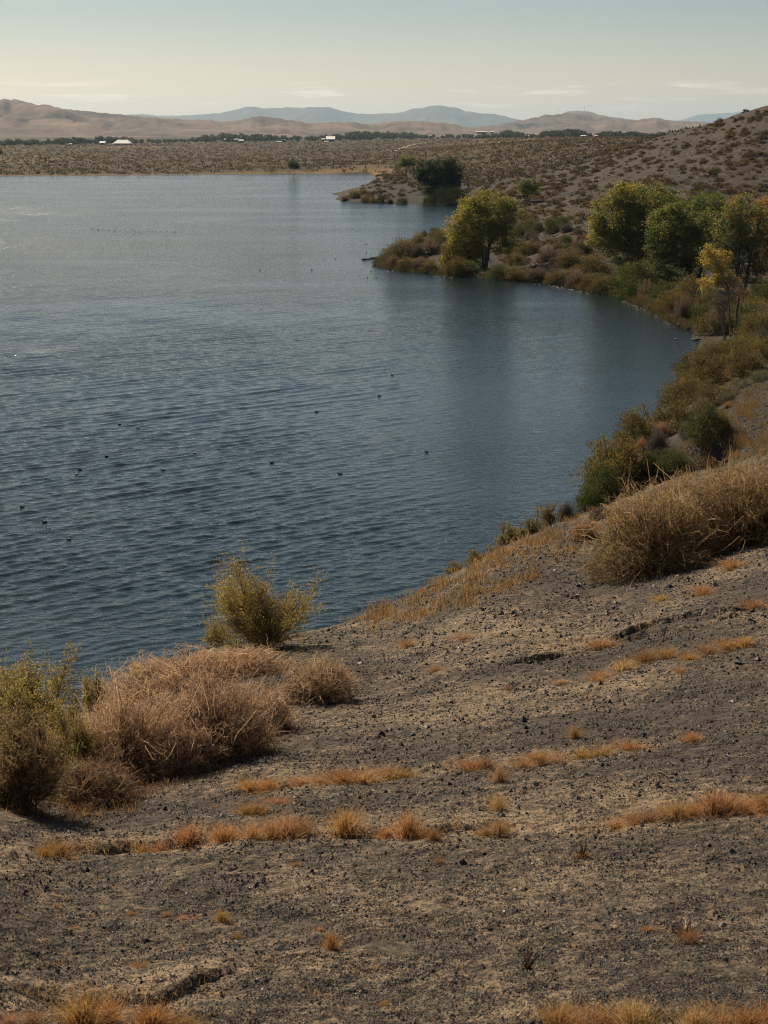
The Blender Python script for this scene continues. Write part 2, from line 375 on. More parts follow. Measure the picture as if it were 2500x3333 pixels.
# ------------------------------------------------------------------ ground
def grid_faces(nr, nc):
    i = np.arange(nr-1)[:, None]*nc; j = np.arange(nc-1)[None]
    return np.stack([i+j, i+j+1, i+nc+j+1, i+nc+j], -1).reshape(-1, 4)
zone_hill = sstep(55, 75, GY)*(1-sstep(620, 900, GY))
zone_plain = sstep(620, 900, GY)
sand = fbm(GX/3.2, GY/3.2, 61, 4)*0.40+0.66*fbm(GX/5+GY/9, GZ0*2.6+0.25*perlin(GX/2, GY/2, 65), 66, 4)
sand = np.where(GY < 70, sand+0.6*LED, sand)
GM = material('ground'); m, N, L, out = GM
def build_ground_material():
    geo = N('ShaderNodeNewGeometry'); pos = geo.outputs['Position']
    def noise(scale, detail=4.0, rough=0.55, src=pos):
        nd = N('ShaderNodeTexNoise', Scale=scale, Detail=detail, Roughness=rough); L(src, nd.inputs['Vector']); return nd.outputs['Fac']
    def attr(nm): return N('ShaderNodeAttribute', attribute_name=nm).outputs['Fac']
    def mrange(x, a, b, c=0.0, d=1.0):
        nd = N('ShaderNodeMapRange'); nd.inputs['From Min'].default_value = a; nd.inputs['From Max'].default_value = b
        nd.inputs['To Min'].default_value = c; nd.inputs['To Max'].default_value = d; L(x, nd.inputs['Value']); return nd.outputs[0]
    def mixc(f, a, b):
        nd = N('ShaderNodeMix', data_type='RGBA'); L(f, nd.inputs['Factor'])
        for s, x in (('A', a), ('B', b)):
            if isinstance(x, tuple): nd.inputs[s].default_value = (*x, 1)
            else: L(x, nd.inputs[s])
        return nd.outputs['Result']
    def math_(op, a, b):
        nd = N('ShaderNodeMath', operation=op)
        for i, x in ((0, a), (1, b)):
            if isinstance(x, float): nd.inputs[i].default_value = x
            else: L(x, nd.inputs[i])
        return nd.outputs[0]
    sandy = attr('sand')
    # near slope: tan sand strewn with black cinder grit
    n1 = noise(9.0, 6.0, 0.7); n2 = noise(38.0, 3.0, 0.7); n3 = noise(1.3, 3.0)
    sandc = mixc(n2, (0.215, 0.152, 0.093), (0.36, 0.265, 0.168))
    grit = mixc(n2, (0.034, 0.030, 0.026), (0.105, 0.084, 0.062))
    q = math_('ADD', math_('MULTIPLY', n1, 1.3), math_('ADD', math_('MULTIPLY', n2, 0.55), math_('MULTIPLY', sandy, 0.30)))
    q = math_('ADD', q, math_('MULTIPLY', n3, 0.35))
    near = mixc(mrange(q, 1.06, 1.46), grit, sandc)
    # cinder hill: grey brown grit with a dusting of dry grass
    h1 = noise(0.16, 6.0, 0.62); h2 = noise(1.4, 4.0, 0.65)
    hillc = mixc(mrange(h1, .38, .64), (0.037, 0.030, 0.023), (0.068, 0.052, 0.037))
    hillc = mixc(mrange(h2, .50, .72, 0, .7), hillc, (0.105, 0.070, 0.040))
    hillc = mixc(attr('litter'), hillc, (0.060, 0.050, 0.032))
    grn = attr('dusk'); hillc = mixc(grn, hillc, (0.040, 0.036, 0.031))
    # plain: olive scrub, straw and bare tan soil
    p1 = noise(0.012, 6.0, 0.6); p2 = noise(0.09, 5.0, 0.65)
    plc = mixc(mrange(p1, .36, .66), (0.046, 0.033, 0.016), (0.074, 0.048, 0.022))
    plc = mixc(mrange(p2, .50, .75, 0, .55), plc, (0.108, 0.070, 0.036))
    plc = mixc(attr('rust'), plc, (0.27, 0.135, 0.058))
    plc = mixc(attr('straw'), plc, (0.24, 0.15, 0.062))
    c = mixc(attr('hill'), near, hillc); c = mixc(attr('plain'), c, plc)
    wet = attr('wet'); c = mixc(wet, c, (0.03, 0.028, 0.022))
    p = N('ShaderNodeBsdfPrincipled', Roughness=0.9); p.inputs['Specular IOR Level'].default_value = 0.15
    L(c, p.inputs['Base Color'])
    hb = math_('ADD', math_('MULTIPLY', n1, 1.0), math_('MULTIPLY', n2, 0.6))
    bp = N('ShaderNodeBump', Strength=0.8, Distance=0.05); L(hb, bp.inputs['Height'])
    b2 = N('ShaderNodeBump', Strength=0.7, Distance=0.5); L(h2, b2.inputs['Height']); L(bp.outputs[0], b2.inputs['Normal'])
    L(b2.outputs[0], p.inputs['Normal']); L(p.outputs[0], out.inputs['Surface'])
build_ground_material()
rust = zone_plain*sstep(0.02, 0.10, GX/(GY+R0)+0.02*perlin(GX/150, GY/150, 70))*sstep(-0.25, 0.4, fbm(GX/120, GY/260, 71, 3)+0.2)*sstep(1000, 1500, GY)*0.8
straw = np.exp(-(np.maximum(SD, 0)/14)**2)*sstep(560, 700, GY)*(SD > 0)*0.55 + zone_plain*sstep(0.25, 0.7, fbm(GX/260, GY/500, 75, 3))*0.35
dusk = zone_hill*np.clip(sstep(0.05, 0.5, fbm(GX/30+GY/45, GY/80, 77, 4)), 0, 1)*0.75
wet = np.where(SD < 0, 1.0, np.exp(-np.maximum(SD, 0)/0.7))
ground = link('ground', build_mesh('ground', np.stack([GX, GY, GZ], -1).reshape(-1, 3), grid_faces(*GX.shape), None, True,
              dict(sand=sand, hill=zone_hill*1.0 + zone_plain, plain=zone_plain, rust=np.clip(rust, 0, 1), straw=np.clip(straw, 0, 1), dusk=dusk, wet=wet, litter=zone_hill*np.exp(-np.maximum(SD, 0)/9.0)*(SD > 0)*(GY > 66))), m)
tag(ground, kind='structure')
GZM = np.maximum(GZ, 0.0)

# ------------------------------------------------------------------ lake
wr = np.array(seg(14, 48, 40)+seg(48, 300, 1120)+seg(300, 1150, 160)+[1156.0]); wc = np.concatenate([np.linspace(-1.2, -.26, 90, endpoint=False), np.linspace(-.26, .26, 560, endpoint=False), np.linspace(.26, .6, 40)])
WU, WR = np.meshgrid(wc, wr); WX = WU*WR; WY = WR-R0
sp = np.maximum(np.gradient(WR, axis=0), np.abs(np.gradient(WX, axis=1))*0.8)
WZ = np.zeros(WX.shape); rw = np.random.default_rng(3)
calm = 0.92+0.12*sstep(-0.5, 0.5, fbm(WX/22, WY/22, 81, 3))
wsd = -shore_sd(WX, WY).reshape(WX.shape); shel = sstep(0, 26, wsd); lee = 1-0.62*np.exp(-(np.maximum(wsd, 0)/42)**1.4)*sstep(85, 120, WY)*(1-sstep(480, 640, WY))*sstep(-.11, -.02, WU)
for k in range(70):
    if k < 18:                                                       # long crested wind waves
        lam = 1.75+0.28*rw.normal(); th = math.radians(129+rw.normal()*6.5); amp = 0.0060
    else:                                                            # small ripples riding on them
        lam = math.exp(rw.uniform(math.log(0.42), math.log(1.25))); th = math.radians(124+rw.normal()*17); amp = 0.0046*lam
    kx, ky = math.cos(th)*2*np.pi/lam, math.sin(th)*2*np.pi/lam
    ph = kx*WX+ky*WY+rw.uniform(0, 6.28)
    WZ += amp*sstep(2.2, 4.5, lam/sp)*(np.sin(ph)+0.30*np.sin(2*ph+1.57))
WZ *= lee*calm*(0.25+0.75*shel)*(1-0.92*sstep(110, 300, WY))
m, N, L, out = material('lake water')
geo = N('ShaderNodeNewGeometry')
mp1 = N('ShaderNodeMapping'); mp1.inputs['Rotation'].default_value = (0, 0, math.radians(-37)); mp1.inputs['Scale'].default_value = (0.42, 1.0, 1.0)
L(geo.outputs['Position'], mp1.inputs['Vector'])
na = N('ShaderNodeTexNoise', Scale=1.7, Detail=4.0, Roughness=0.6, Distortion=0.3); L(mp1.outputs[0], na.inputs['Vector'])
nb = N('ShaderNodeTexNoise', Scale=5.5, Detail=3.0, Roughness=0.6); L(mp1.outputs[0], nb.inputs['Vector'])
mp2 = N('ShaderNodeMapping'); mp2.inputs['Scale'].default_value = (0.014, 0.042, 1.0); L(geo.outputs['Position'], mp2.inputs['Vector'])
ng = N('ShaderNodeTexNoise', Scale=1.0, Detail=8.0, Roughness=0.66, Distortion=0.5); L(mp2.outputs[0], ng.inputs['Vector'])
gust = N('ShaderNodeMapRange'); gust.inputs['From Min'].default_value = 0.36; gust.inputs['From Max'].default_value = 0.66
gust.inputs['To Min'].default_value = 0.25; gust.inputs['To Max'].default_value = 1.30; L(ng.outputs['Fac'], gust.inputs['Value'])
pw = N('ShaderNodeBsdfPrincipled', Roughness=0.06, IOR=1.333); pw.inputs['Base Color'].default_value = (0.008, 0.019, 0.024, 1)
pw.inputs['Specular IOR Level'].default_value = 0.5
ba = N('ShaderNodeBump', Distance=0.16); L(na.outputs['Fac'], ba.inputs['Height']); 
sy = N('ShaderNodeSeparateXYZ'); L(geo.outputs['Position'], sy.inputs[0])                     # open water is rougher than the sheltered near bay
op = N('ShaderNodeMapRange'); op.inputs['From Min'].default_value = 95; op.inputs['From Max'].default_value = 300; op.inputs['To Min'].default_value = 0.8; op.inputs['To Max'].default_value = 2.3; L(sy.outputs['Y'], op.inputs['Value'])
gm = N('ShaderNodeMath', operation='MULTIPLY'); L(gust.outputs[0], gm.inputs[0]); L(op.outputs[0], gm.inputs[1]); 
le = N('ShaderNodeAttribute', attribute_name='lee'); g2 = N('ShaderNodeMath', operation='MULTIPLY'); L(gm.outputs[0], g2.inputs[0]); L(le.outputs['Fac'], g2.inputs[1]); L(g2.outputs[0], ba.inputs['Strength'])
ro = N('ShaderNodeMapRange'); ro.inputs['From Min'].default_value = 120; ro.inputs['From Max'].default_value = 420; ro.inputs['To Min'].default_value = 0.06; ro.inputs['To Max'].default_value = 0.15; L(sy.outputs['Y'], ro.inputs['Value']); L(ro.outputs[0], pw.inputs['Roughness'])
bb = N('ShaderNodeBump', Distance=0.035, Strength=0.8); L(nb.outputs['Fac'], bb.inputs['Height']); L(ba.outputs[0], bb.inputs['Normal'])
L(bb.outputs[0], pw.inputs['Normal']); L(pw.outputs[0], out.inputs['Surface'])
lake = link('lake', build_mesh('lake', np.stack([WX, WY, WZ], -1).reshape(-1, 3), grid_faces(*WX.shape), None, True, dict(lee=lee)), m)
tag(lake, kind='structure')

# ------------------------------------------------------------------ far hills and mountains
def range_(name, prof, yc, y0, y1, cols_, seed, rough=1.0, gl=900.0, n_c=640, n_r=130, step=(0.30, 0.6)):
    prof = np.array(prof, float); px = np.linspace(prof[0, 0], prof[-1, 0], n_c)
    py = np.interp(px, prof[:, 0], prof[:, 1])+1.7*fbm(px/15.0, px*0, seed+50, 4, .6)*rough
    ax, az = ray(px, py); top = np.maximum(CAM_Z+az*yc, 1.0)
    t = np.linspace(0, 1, n_r)[:, None]; tcst = 0.62
    y = np.where(t < tcst, y0+(yc-y0)*(t/tcst), yc+(y1-yc)*((t-tcst)/(1-tcst)))
    X = ax[None]*y; Y = y+0*X
    up = np.clip(t/tcst, 0, 1); s = np.where(t < tcst, 0.16*up+0.84*sstep(step[0], 1.0, up)**1.15, 1-sstep(tcst, 1.0, t))
    g = np.abs(fbm(X/gl, Y/(gl*1.6), seed, 5, 0.55)); g2 = fbm(X/(gl*1.7), Y/(gl*2.2), seed+9, 4)
    mod = 1-np.clip(2.6*rough*(0.42-g)*(1-0.93*np.clip(s, 0, 1))*(s > 0.02), -0.25, 0.7)+0.25*rough*g2*(1-s)
    Z = top[None]*s*mod-2
    m, N, L, out = material(name)
    geo = N('ShaderNodeNewGeometry'); a = N('ShaderNodeTexNoise', Scale=1/(gl*0.6), Detail=10.0, Roughness=0.70, Distortion=0.4); L(geo.outputs['Position'], a.inputs['Vector'])
    mr = N('ShaderNodeMapRange'); mr.inputs['From Min'].default_value = .36; mr.inputs['From Max'].default_value = .64; L(a.outputs['Fac'], mr.inputs['Value'])
    mx = N('ShaderNodeMix', data_type='RGBA'); L(mr.outputs[0], mx.inputs['Factor']); mx.inputs['A'].default_value = (*cols_[0], 1); mx.inputs['B'].default_value = (*cols_[1], 1)
    p = N('ShaderNodeBsdfPrincipled', Roughness=0.95); p.inputs['Specular IOR Level'].default_value = 0.1; L(mx.outputs['Result'], p.inputs['Base Color'])
    L(p.outputs[0], out.inputs['Surface'])
    return tag(link(name, build_mesh(name, np.stack([X, Y, Z], -1).reshape(-1, 3), grid_faces(*X.shape), None, True), m), kind='structure')
range_('brown_hills', [(-1500,215),(-900,196),(-450,206),(-150,214),(0,218),(40,222),(75,228),(130,234),(200,240),(255,243),(300,250),(330,254),(400,257),(450,259),(480,262),(520,258),(545,250),(570,250),(600,254),(640,261),(680,268),(700,264),(760,264),(800,268),(850,263),(900,262),(950,265),(990,270),(1010,275),(1060,280),(1110,285)],
       8200, 4700, 11500, ((0.065, 0.052, 0.044), (0.235, 0.160, 0.112)), 101, 1.0, 560)
range_('grey_hills', [(930,283),(985,278),(1022,273),(1068,270),(1103,263),(1126,257.6),(1161,253),(1178,248),(1207,247),(1242,245),(1277,250.6),(1335,257.6),(1370,261),(1399,258),(1416,254),(1451,259),(1497,262),(1538,264.6),(1659,270),(1900,262),(2300,240),(3000,250)],
       10500, 6500, 14000, ((0.075, 0.06, 0.052), (0.24, 0.165, 0.118)), 131, 1.0, 700)
range_('domed_hill', [(1120,275),(1170,262),(1207,248),(1225,239.6),(1248,237),(1268,238),(1289,246),(1323,251),(1341,253),(1380,258),(1440,266)], 14500, 12500, 16500, ((0.13, 0.115, 0.10), (0.20, 0.16, 0.13)), 151, 0.6, 900, 160, 50)
range_('blue_mountains', [(-900,258),(-300,254),(150,252),(310,248),(350,251),(395,251),(430,247.5),(475,243.5),(495,237),(525,231),(547,228.5),(575,233.5),(600,233),(625,229),(665,230),(710,232),(740,241),(755,244),(790,246),(825,243),(865,241),(888,234),(912,231),(935,224.6),(952,224),(970,228.6),(984,228.6),(1004,237),(1033,242.6),(1068,246),(1097,251),(1115,256.5),(1150,265),(1300,272),(1700,262),(2300,250)],
       24000, 20000, 28000, ((0.10, 0.095, 0.085), (0.17, 0.14, 0.115)), 171, 0.7, 2200)
range_('faint_mountains', [(1250,276),(1400,266),(1474,257.6),(1509,247),(1540,246),(1579,244),(1659,236),(1900,232),(2300,245),(2800,250)], 36000, 33000, 41000, ((0.12, 0.11, 0.10), (0.15, 0.13, 0.11)), 191, 0.5, 3000, 200, 40)

# ------------------------------------------------------------------ haze
hx, hy0, hy1, hz0, hz1 = 30000, -3000, 44000, -60.0, 640.0
hv = [(x, y, z) for z in (hz0, hz1) for y in (hy0, hy1) for x in (-hx, hx)]
hf = [(0, 2, 3, 1), (4, 5, 7, 6), (0, 1, 5, 4), (2, 6, 7, 3), (0, 4, 6, 2), (1, 3, 7, 5)]
m, N, L, out = material('haze')
pv = N('ShaderNodeVolumePrincipled', Density=2.6e-5, Anisotropy=0.35); pv.inputs['Color'].default_value = (0.58, 0.81, 1.0, 1)
L(pv.outputs[0], out.inputs['Volume'])
tag(link('haze', build_mesh('haze', hv, hf), m), kind='stuff')

# ------------------------------------------------------------------ plants: builders
def in_poly(px, py, poly):
    c = np.zeros(px.shape, bool); n_ = len(poly)
    for i in range(n_):
        (ax, ay), (bx, by) = poly[i], poly[(i+1) % n_]
        if ay != by: c ^= ((ay > py) != (by > py)) & (px < (bx-ax)*(py-ay)/(by-ay)+ax)
    return c
GREEN, DKGREEN, OLIVE, YELLOW, GOLD, GREY, BROWN, STRAW, ORANGE = ((0.130, 0.165, 0.036), (0.066, 0.090, 0.024), (0.245, 0.220, 0.050), (0.47, 0.37, 0.065),
    (0.33, 0.18, 0.04), (0.115, 0.105, 0.080), (0.115, 0.078, 0.045), (0.34, 0.21, 0.105), (0.33, 0.145, 0.045))
def pal(cols, f):
    """colour along a palette, f in 0..1 (array)"""
    c = np.array(cols); x = np.clip(f, 0, 1)*(len(c)-1); i = np.minimum(x.astype(int), len(c)-2); t = (x-i)[:, None]
    return c[i]*(1-t)+c[i+1]*t
def sphere_dirs(k, rng):
    return unit(rng.normal(size=(k, 3)))
def tree(name, label, cat, loc, blobs, stems, colors, rng, leaf=0.30, dens=1.0, tr=0.28, fork=0.22, group='trees round the cove', bark=(0.085, 0.068, 0.055), warm=None, bare=0.0, clump=0.5):
    """blobs: (dx, z, rx, rz[, dy]) metres; a trunk forks into a limb for each blob, twigs carry the leaf clumps"""
    root = empty(name, loc, label, cat, group)
    fol, wood, limbs = MB(), MB(), MB()
    H = max(b[1]+b[3] for b in blobs)
    starts = []
    for s in range(stems):
        ang = rng.uniform(0, 6.28); sp = 0.0 if stems == 1 else rng.uniform(.3, .8)
        p0 = np.array([math.cos(ang)*sp*0.5, math.sin(ang)*sp*0.5, -0.4]); p1 = np.array([math.cos(ang)*sp*1.6, math.sin(ang)*sp*1.6, H*fork*rng.uniform(.9, 1.3)])
        k = np.linspace(0, 1, 6)[:, None]; pts = p0+(p1-p0)*k+rng.normal(size=(6, 3))*0.05*k
        tube(wood, pts, tr*(1.15 if stems == 1 else .8), tr*.75 if stems == 1 else tr*.6, bark, 8); starts.append(pts[-1])
    for bi, b in enumerate(blobs):
        dx, z, rx, rz = b[:4]; dy = b[4] if len(b) > 4 else rng.uniform(-.35, .35)*rx
        c = np.array([dx, dy, z]); R = np.array([rx, rx*0.95, rz])
        st = min(starts, key=lambda q: np.linalg.norm(q[:2]-c[:2])+rng.uniform(0, .5))
        k = np.linspace(0, 1, 8)[:, None]; mid = st+(c-st)*0.45+np.array([0, 0, 0.12*np.linalg.norm(c-st)])
        pts = (1-k)**2*st+2*k*(1-k)*mid+k*k*c+rng.normal(size=(8, 3))*0.10*k
        tube(limbs, pts, tr*.55, tr*.14, bark, 6)
        rx, rz = rx*1.16, rz*1.16; R = R*1.16; nc = max(5, int(12*dens*(rx*rz)**0.85))
        d = sphere_dirs(nc, rng); rad = rng.uniform(0.45, 1.02, nc)**0.7
        cc = c+d*rad[:, None]*R
        cr = clump*rng.uniform(.7, 1.6, nc)*(0.50+0.19*min(rx, rz))
        for q in range(0, nc, 2):                                     # twigs
            a = pts[rng.integers(3, 8)]; e = cc[q]; kk = np.linspace(0, 1, 4)[:, None]
            tube(limbs, a+(e-a)*kk+np.array([0, 0, -.25])*(kk*(1-kk))+rng.normal(size=(4, 3))*.05, tr*.13, 0.012, bark, 4)
        leaf_ = leaf*.74; nl = (rng.uniform(38, 84, nc)*(1-bare)).astype(int)
        idx = np.repeat(np.arange(nc), nl); N_ = len(idx)
        off = rng.normal(size=(N_, 3))*cr[idx][:, None]*np.array([.62, .62, .42])
        P = cc[idx]+off
        ctint = np.clip(0.5+0.45*fbm(cc[:, 0]*.35+7*bi, cc[:, 2]*.35+3, 41, 2)+0.16*rng.normal(size=nc), 0, 1)
        if warm is not None:                                          # clump colour shifted along the palette by its place in the crown
            ctint = np.clip(ctint+warm(cc[:, 0], cc[:, 2]), 0, 1)
        t = pal(colors, np.clip(ctint[idx]+0.10*rng.normal(size=N_), 0, 1))*rng.uniform(.75, 1.25, N_)[:, None]
        dirs = off*0.7+rng.normal(size=(N_, 3))*0.5+np.array([0, 0, -.15])
        s_ = rng.uniform(.6, 1.3, N_)
        leaves(fol, P, dirs, leaf_*s_, leaf_*.62*s_, t, rng)
    link('trunk', wood.mesh('trunk', True), M_BARK, root); link('limbs', limbs.mesh('limbs', True), M_BARK, root)
    link('crown', fol.mesh('crown'), M_LEAF, root)
    return root
def shrub_meshes(seed, w, h, d, nclump, nleaf, leaf, colors, upright=0.6, clump=0.16, narrow=0.45, stems=9, flat=0.0):
    """a leafy shrub: domed heap of leaf clumps on a fan of stems, size w x d x h, base at 0"""
    rng = np.random.default_rng(seed); fol, st = MB(), MB()
    dirs = sphere_dirs(nclump*2, rng); dirs[:, 2] = np.abs(dirs[:, 2]); dirs = dirs[:nclump]
    rad = rng.uniform(0.35, 1.0, nclump)**0.6
    lob = 1+0.28*fbm(dirs[:, 0]*1.7+seed, dirs[:, 1]*1.7+dirs[:, 2], 43, 2)
    cc = dirs*(rad*lob)[:, None]*np.array([w/2, d/2, h*0.92]); cc[:, 2] += 0.02*h
    cr = clump*min(w, h)*rng.uniform(.6, 1.4, nclump)
    nl = rng.uniform(.6, 1.4, nclump)*nleaf; idx = np.repeat(np.arange(nclump), nl.astype(int)); N_ = len(idx)
    off = rng.normal(size=(N_, 3))*cr[idx][:, None]*np.array([.6, .6, .6]); P = cc[idx]+off; P[:, 2] = np.maximum(P[:, 2], 0.01)
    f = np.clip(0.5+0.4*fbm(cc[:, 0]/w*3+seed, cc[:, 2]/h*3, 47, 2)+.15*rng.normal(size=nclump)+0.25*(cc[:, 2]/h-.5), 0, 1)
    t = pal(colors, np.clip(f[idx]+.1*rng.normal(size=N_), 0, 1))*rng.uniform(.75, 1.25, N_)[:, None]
    dr = unit(dirs[idx])*.6+np.array([0, 0, upright])+rng.normal(size=(N_, 3))*.45
    s_ = rng.uniform(.6, 1.4, N_); leaves(fol, P, dr, leaf*s_, leaf*narrow*s_, t, rng)
    for q in range(stems):
        e = cc[rng.integers(nclump)]; k = np.linspace(0, 1, 5)[:, None]
        tube(st, e*k*np.array([1, 1, 1])+np.array([0, 0, .12*h])*(k*(1-k))*4*.3+np.array([0, 0, -.08*h])*(1-k), 0.018*h+.006, .004, (0.10, .078, .06), 5)
    return fol.mesh('shrub_foliage'), st.mesh('shrub_stems', True)
def wispy_meshes(seed, w, h, d, nst, wd, colors, curl=0.5, depth=3, base=(0.10, .07, .05)):
    """a dry bush: a dense tangle of fine, curling, branching stems; base at 0"""
    rng = np.random.default_rng(seed); tw, st = MB(), MB()
    n0 = max(14, nst//40); k = 9
    def grow(p0, dr, ln, pts, wob):
        n_ = len(p0); P = np.zeros((n_, pts, 3)); P[:, 0] = p0; dcur = unit(dr)
        for i in range(1, pts):
            dcur = unit(dcur+rng.normal(size=(n_, 3))*wob)
            P[:, i] = P[:, i-1]+dcur*(ln/(pts-1))[:, None]
        return P
    S = np.array([w/2, d/2, h])
    dr = sphere_dirs(n0, rng); dr[:, 2] = np.abs(dr[:, 2])*.9+.12
    M0 = grow(np.zeros((n0, 3))+rng.normal(size=(n0, 3))*np.array([.05, .05, 0]), dr, rng.uniform(.7, 1.0, n0), k, .16*curl*2)
    lev = [M0]
    ribbons(st, M0*S, wd*3.0, base, rng)
    for g in range(depth):
        par = lev[-1]; m = [4, 5, 7][min(g, 2)]; ntot = min(len(par)*m, int(nst*(.12 if g == 0 else .3 if g == 1 else 1)))
        pi = rng.integers(0, len(par), ntot); ki = rng.integers(2, par.shape[1], ntot)
        p0 = par[pi, ki]; base_d = unit(par[pi, ki]-par[pi, ki-1])
        out = unit(p0+1e-6)
        ln = rng.uniform(.5, 1.1, ntot)*[.40, .26, .17][min(g, 2)]
        Q = grow(p0, base_d*.6+out*.35+rng.normal(size=(ntot, 3))*.65, ln, 6 if g < 2 else 5, .30*curl*2)
        rr = np.linalg.norm(Q, axis=2, keepdims=True); ud = Q/np.maximum(rr, 1e-6)
        lim = .92+.42*fbm(ud[..., 0]*1.6+seed*.37, ud[..., 1]*1.6+ud[..., 2]*1.1, 46, 3)[..., None]+.45*rng.random((ntot, 1, 1))**4
        Q = Q/np.maximum(1, rr/lim)
        Q[:, :, 2] = np.maximum(Q[:, :, 2], .01)
        if g == depth-1:                                              # gaps where the tangle has broken open
            e_ = unit(Q[:, -1]); keep = rng.random(ntot) < np.clip(.72+1.15*fbm(e_[:, 0]*2.3+seed, e_[:, 1]*2.3+e_[:, 2]*1.9, 49, 3), .10, 1); Q = Q[keep]; ntot = len(Q)
        hz = Q[:, -1, 2]; f = np.clip(.25+.5*hz+.22*rng.normal(size=ntot), 0, 1)
        ribbons(tw, Q*S, wd*(1.5-.4*g), pal(colors, f)*rng.uniform(.7, 1.35, ntot)[:, None], rng, .5)
        lev.append(Q)
    nz_ = max(6, n0//3); sd_r = sphere_dirs(nz_, rng); sd_r[:, 2] = np.abs(sd_r[:, 2])*.8+.15                # stray dead stalks sticking out
    ribbons(st, grow(rng.normal(size=(nz_, 3))*np.array([.15, .15, 0]), sd_r, rng.uniform(.9, 1.35, nz_), 10, .14)*S, wd*2.0, tuple(np.array(colors[-1])*.9), rng)
    return tw.mesh('bush_twigs'), st.mesh('bush_stems')
def make_shrub(name, loc, label, cat, meshes, mats, group=None, rz=0.0, sc=(1, 1, 1), color=None, parts=('foliage', 'stems')):
    root = empty(name, loc, label, cat, group, rz); root.scale = sc
    for me, mt, pn in zip(meshes, mats, parts):
        o = link(pn, me, mt, root)
        if color is not None: o.color = color
    return root
def size_at(y, px):
    """metres spanned by a length traced on the photo at forward distance y"""
    return px*K/FOC*y*1.02

# ------------------------------------------------------------------ the large trees round the cove
def px_tree(name, label, cat, base, dist, blobs_px, **kw):
    """crown lobes were measured on the photo (x, y, rx, ry); they become metres at the tree's own distance"""
    ax, az = ray(*base); x, y = float(ax)*dist, dist
    z = float(lookup(GZM, np.array([x]), np.array([y]))[0]); bl = []
    for b in blobs_px:
        bx, bz = ray(b[0], b[1]); cx = float(bx)*dist-x; cz = CAM_Z+float(bz)*dist-z
        bl.append((cx, cz, size_at(dist, b[2]), size_at(dist, b[3]))+tuple(b[4:5]))
    return tree(name, label, cat, (x, y, z), bl, **kw)
px_tree('cottonwood_tree', 'tall open cottonwood with yellower left side and several bare trunks, alone on the spit', 'tree', (1047, 580), 262,
        [(1060,450,42,34), (1020,462,34,30), (990,492,28,26), (1090,468,26,34), (1045,482,50,34), (1005,525,30,26), (1080,500,30,22), (985,560,22,22), (1025,438,24,16), (972,578,20,18), (1003,556,26,24), (1030,532,26,18), (1085,535,22,14)],
        stems=4, colors=(GREEN, OLIVE, OLIVE, YELLOW), rng=np.random.default_rng(11), leaf=0.34, tr=0.26, fork=0.25, dens=1.0,
        warm=lambda x, z: np.clip(-x*.07-.02, -.2, .5))
px_tree('cottonwood_tree', 'broad rounded green cottonwood with gold patches, biggest crown on the cove bank', 'tree', (1368, 610), 244,
        [(1385,430,60,32), (1330,465,48,40), (1400,478,60,48), (1440,450,36,34), (1310,510,34,30), (1355,540,42,34), (1410,535,36,32), (1350,425,34,24), (1300,485,24,24)],
        stems=3, colors=(DKGREEN, GREEN, OLIVE, YELLOW), rng=np.random.default_rng(12), leaf=0.36, tr=0.40, fork=0.28, dens=1.05,
        warm=lambda x, z: np.clip((z-9)*.04-x*.02, -.25, .35))
px_tree('cottonwood_tree', 'green cottonwood reaching low over the water, between the broad crown and the yellow sapling', 'tree', (1500, 650), 226,
        [(1450,480,42,34), (1430,520,34,32), (1475,530,44,40), (1500,490,40,36), (1440,570,36,26), (1490,580,34,28), (1425,610,26,20), (1465,455,26,18)],
        stems=2, colors=(DKGREEN, GREEN, OLIVE, OLIVE), rng=np.random.default_rng(13), leaf=0.36, tr=0.34, fork=0.30, dens=1.05,
        warm=lambda x, z: np.clip((z-9)*.05-x*.02-.1, -.3, .3))
px_tree('cottonwood_tree', 'deep green cottonwood standing behind the others, rounded top against the slope', 'tree', (1540, 640), 246,
        [(1530,445,36,26), (1500,465,34,34), (1560,470,38,36), (1535,505,40,40), (1555,550,34,36)],
        stems=2, colors=(DKGREEN, GREEN, GREEN, OLIVE), rng=np.random.default_rng(14), leaf=0.36, tr=0.32, fork=0.28, dens=1.0)
px_tree('cottonwood_tree', 'thinning cottonwood with golden top and greyish bare left branches', 'tree', (1600, 655), 214,
        [(1600,450,34,30), (1580,490,38,40), (1615,500,36,44), (1570,540,28,36), (1605,560,36,34), (1635,545,26,34), (1640,600,24,28), (1640,480,22,30)],
        stems=3, colors=(GREY, GREEN, OLIVE, GOLD), rng=np.random.default_rng(15), leaf=0.33, tr=0.30, fork=0.26, dens=0.95, bare=.25,
        warm=lambda x, z: np.clip((z-10)*.09, -.35, .5))
px_tree('cottonwood_tree', 'golden cottonwood at the right edge, behind the thinning one', 'tree', (1665, 655), 232,
        [(1655,460,30,34), (1665,510,32,40), (1650,560,26,36), (1690,480,34,40), (1690,560,34,40)],
        stems=2, colors=(OLIVE, GOLD, GOLD), rng=np.random.default_rng(16), leaf=0.33, tr=0.28, fork=0.26, dens=0.9, bare=.2)
px_tree('yellow_sapling', 'slender half bare sapling with bright yellow leaves leaning over the shrubs', 'tree', (1582, 742), 172,
        [(1545,560,26,22), (1560,590,20,16), (1525,612,22,14), (1535,545,12,14), (1580,610,14,14)],
        stems=3, colors=(GOLD, YELLOW, GOLD), rng=np.random.default_rng(17), leaf=0.24, tr=0.13, fork=0.42, dens=1.5, bark=(.12, .10, .085))
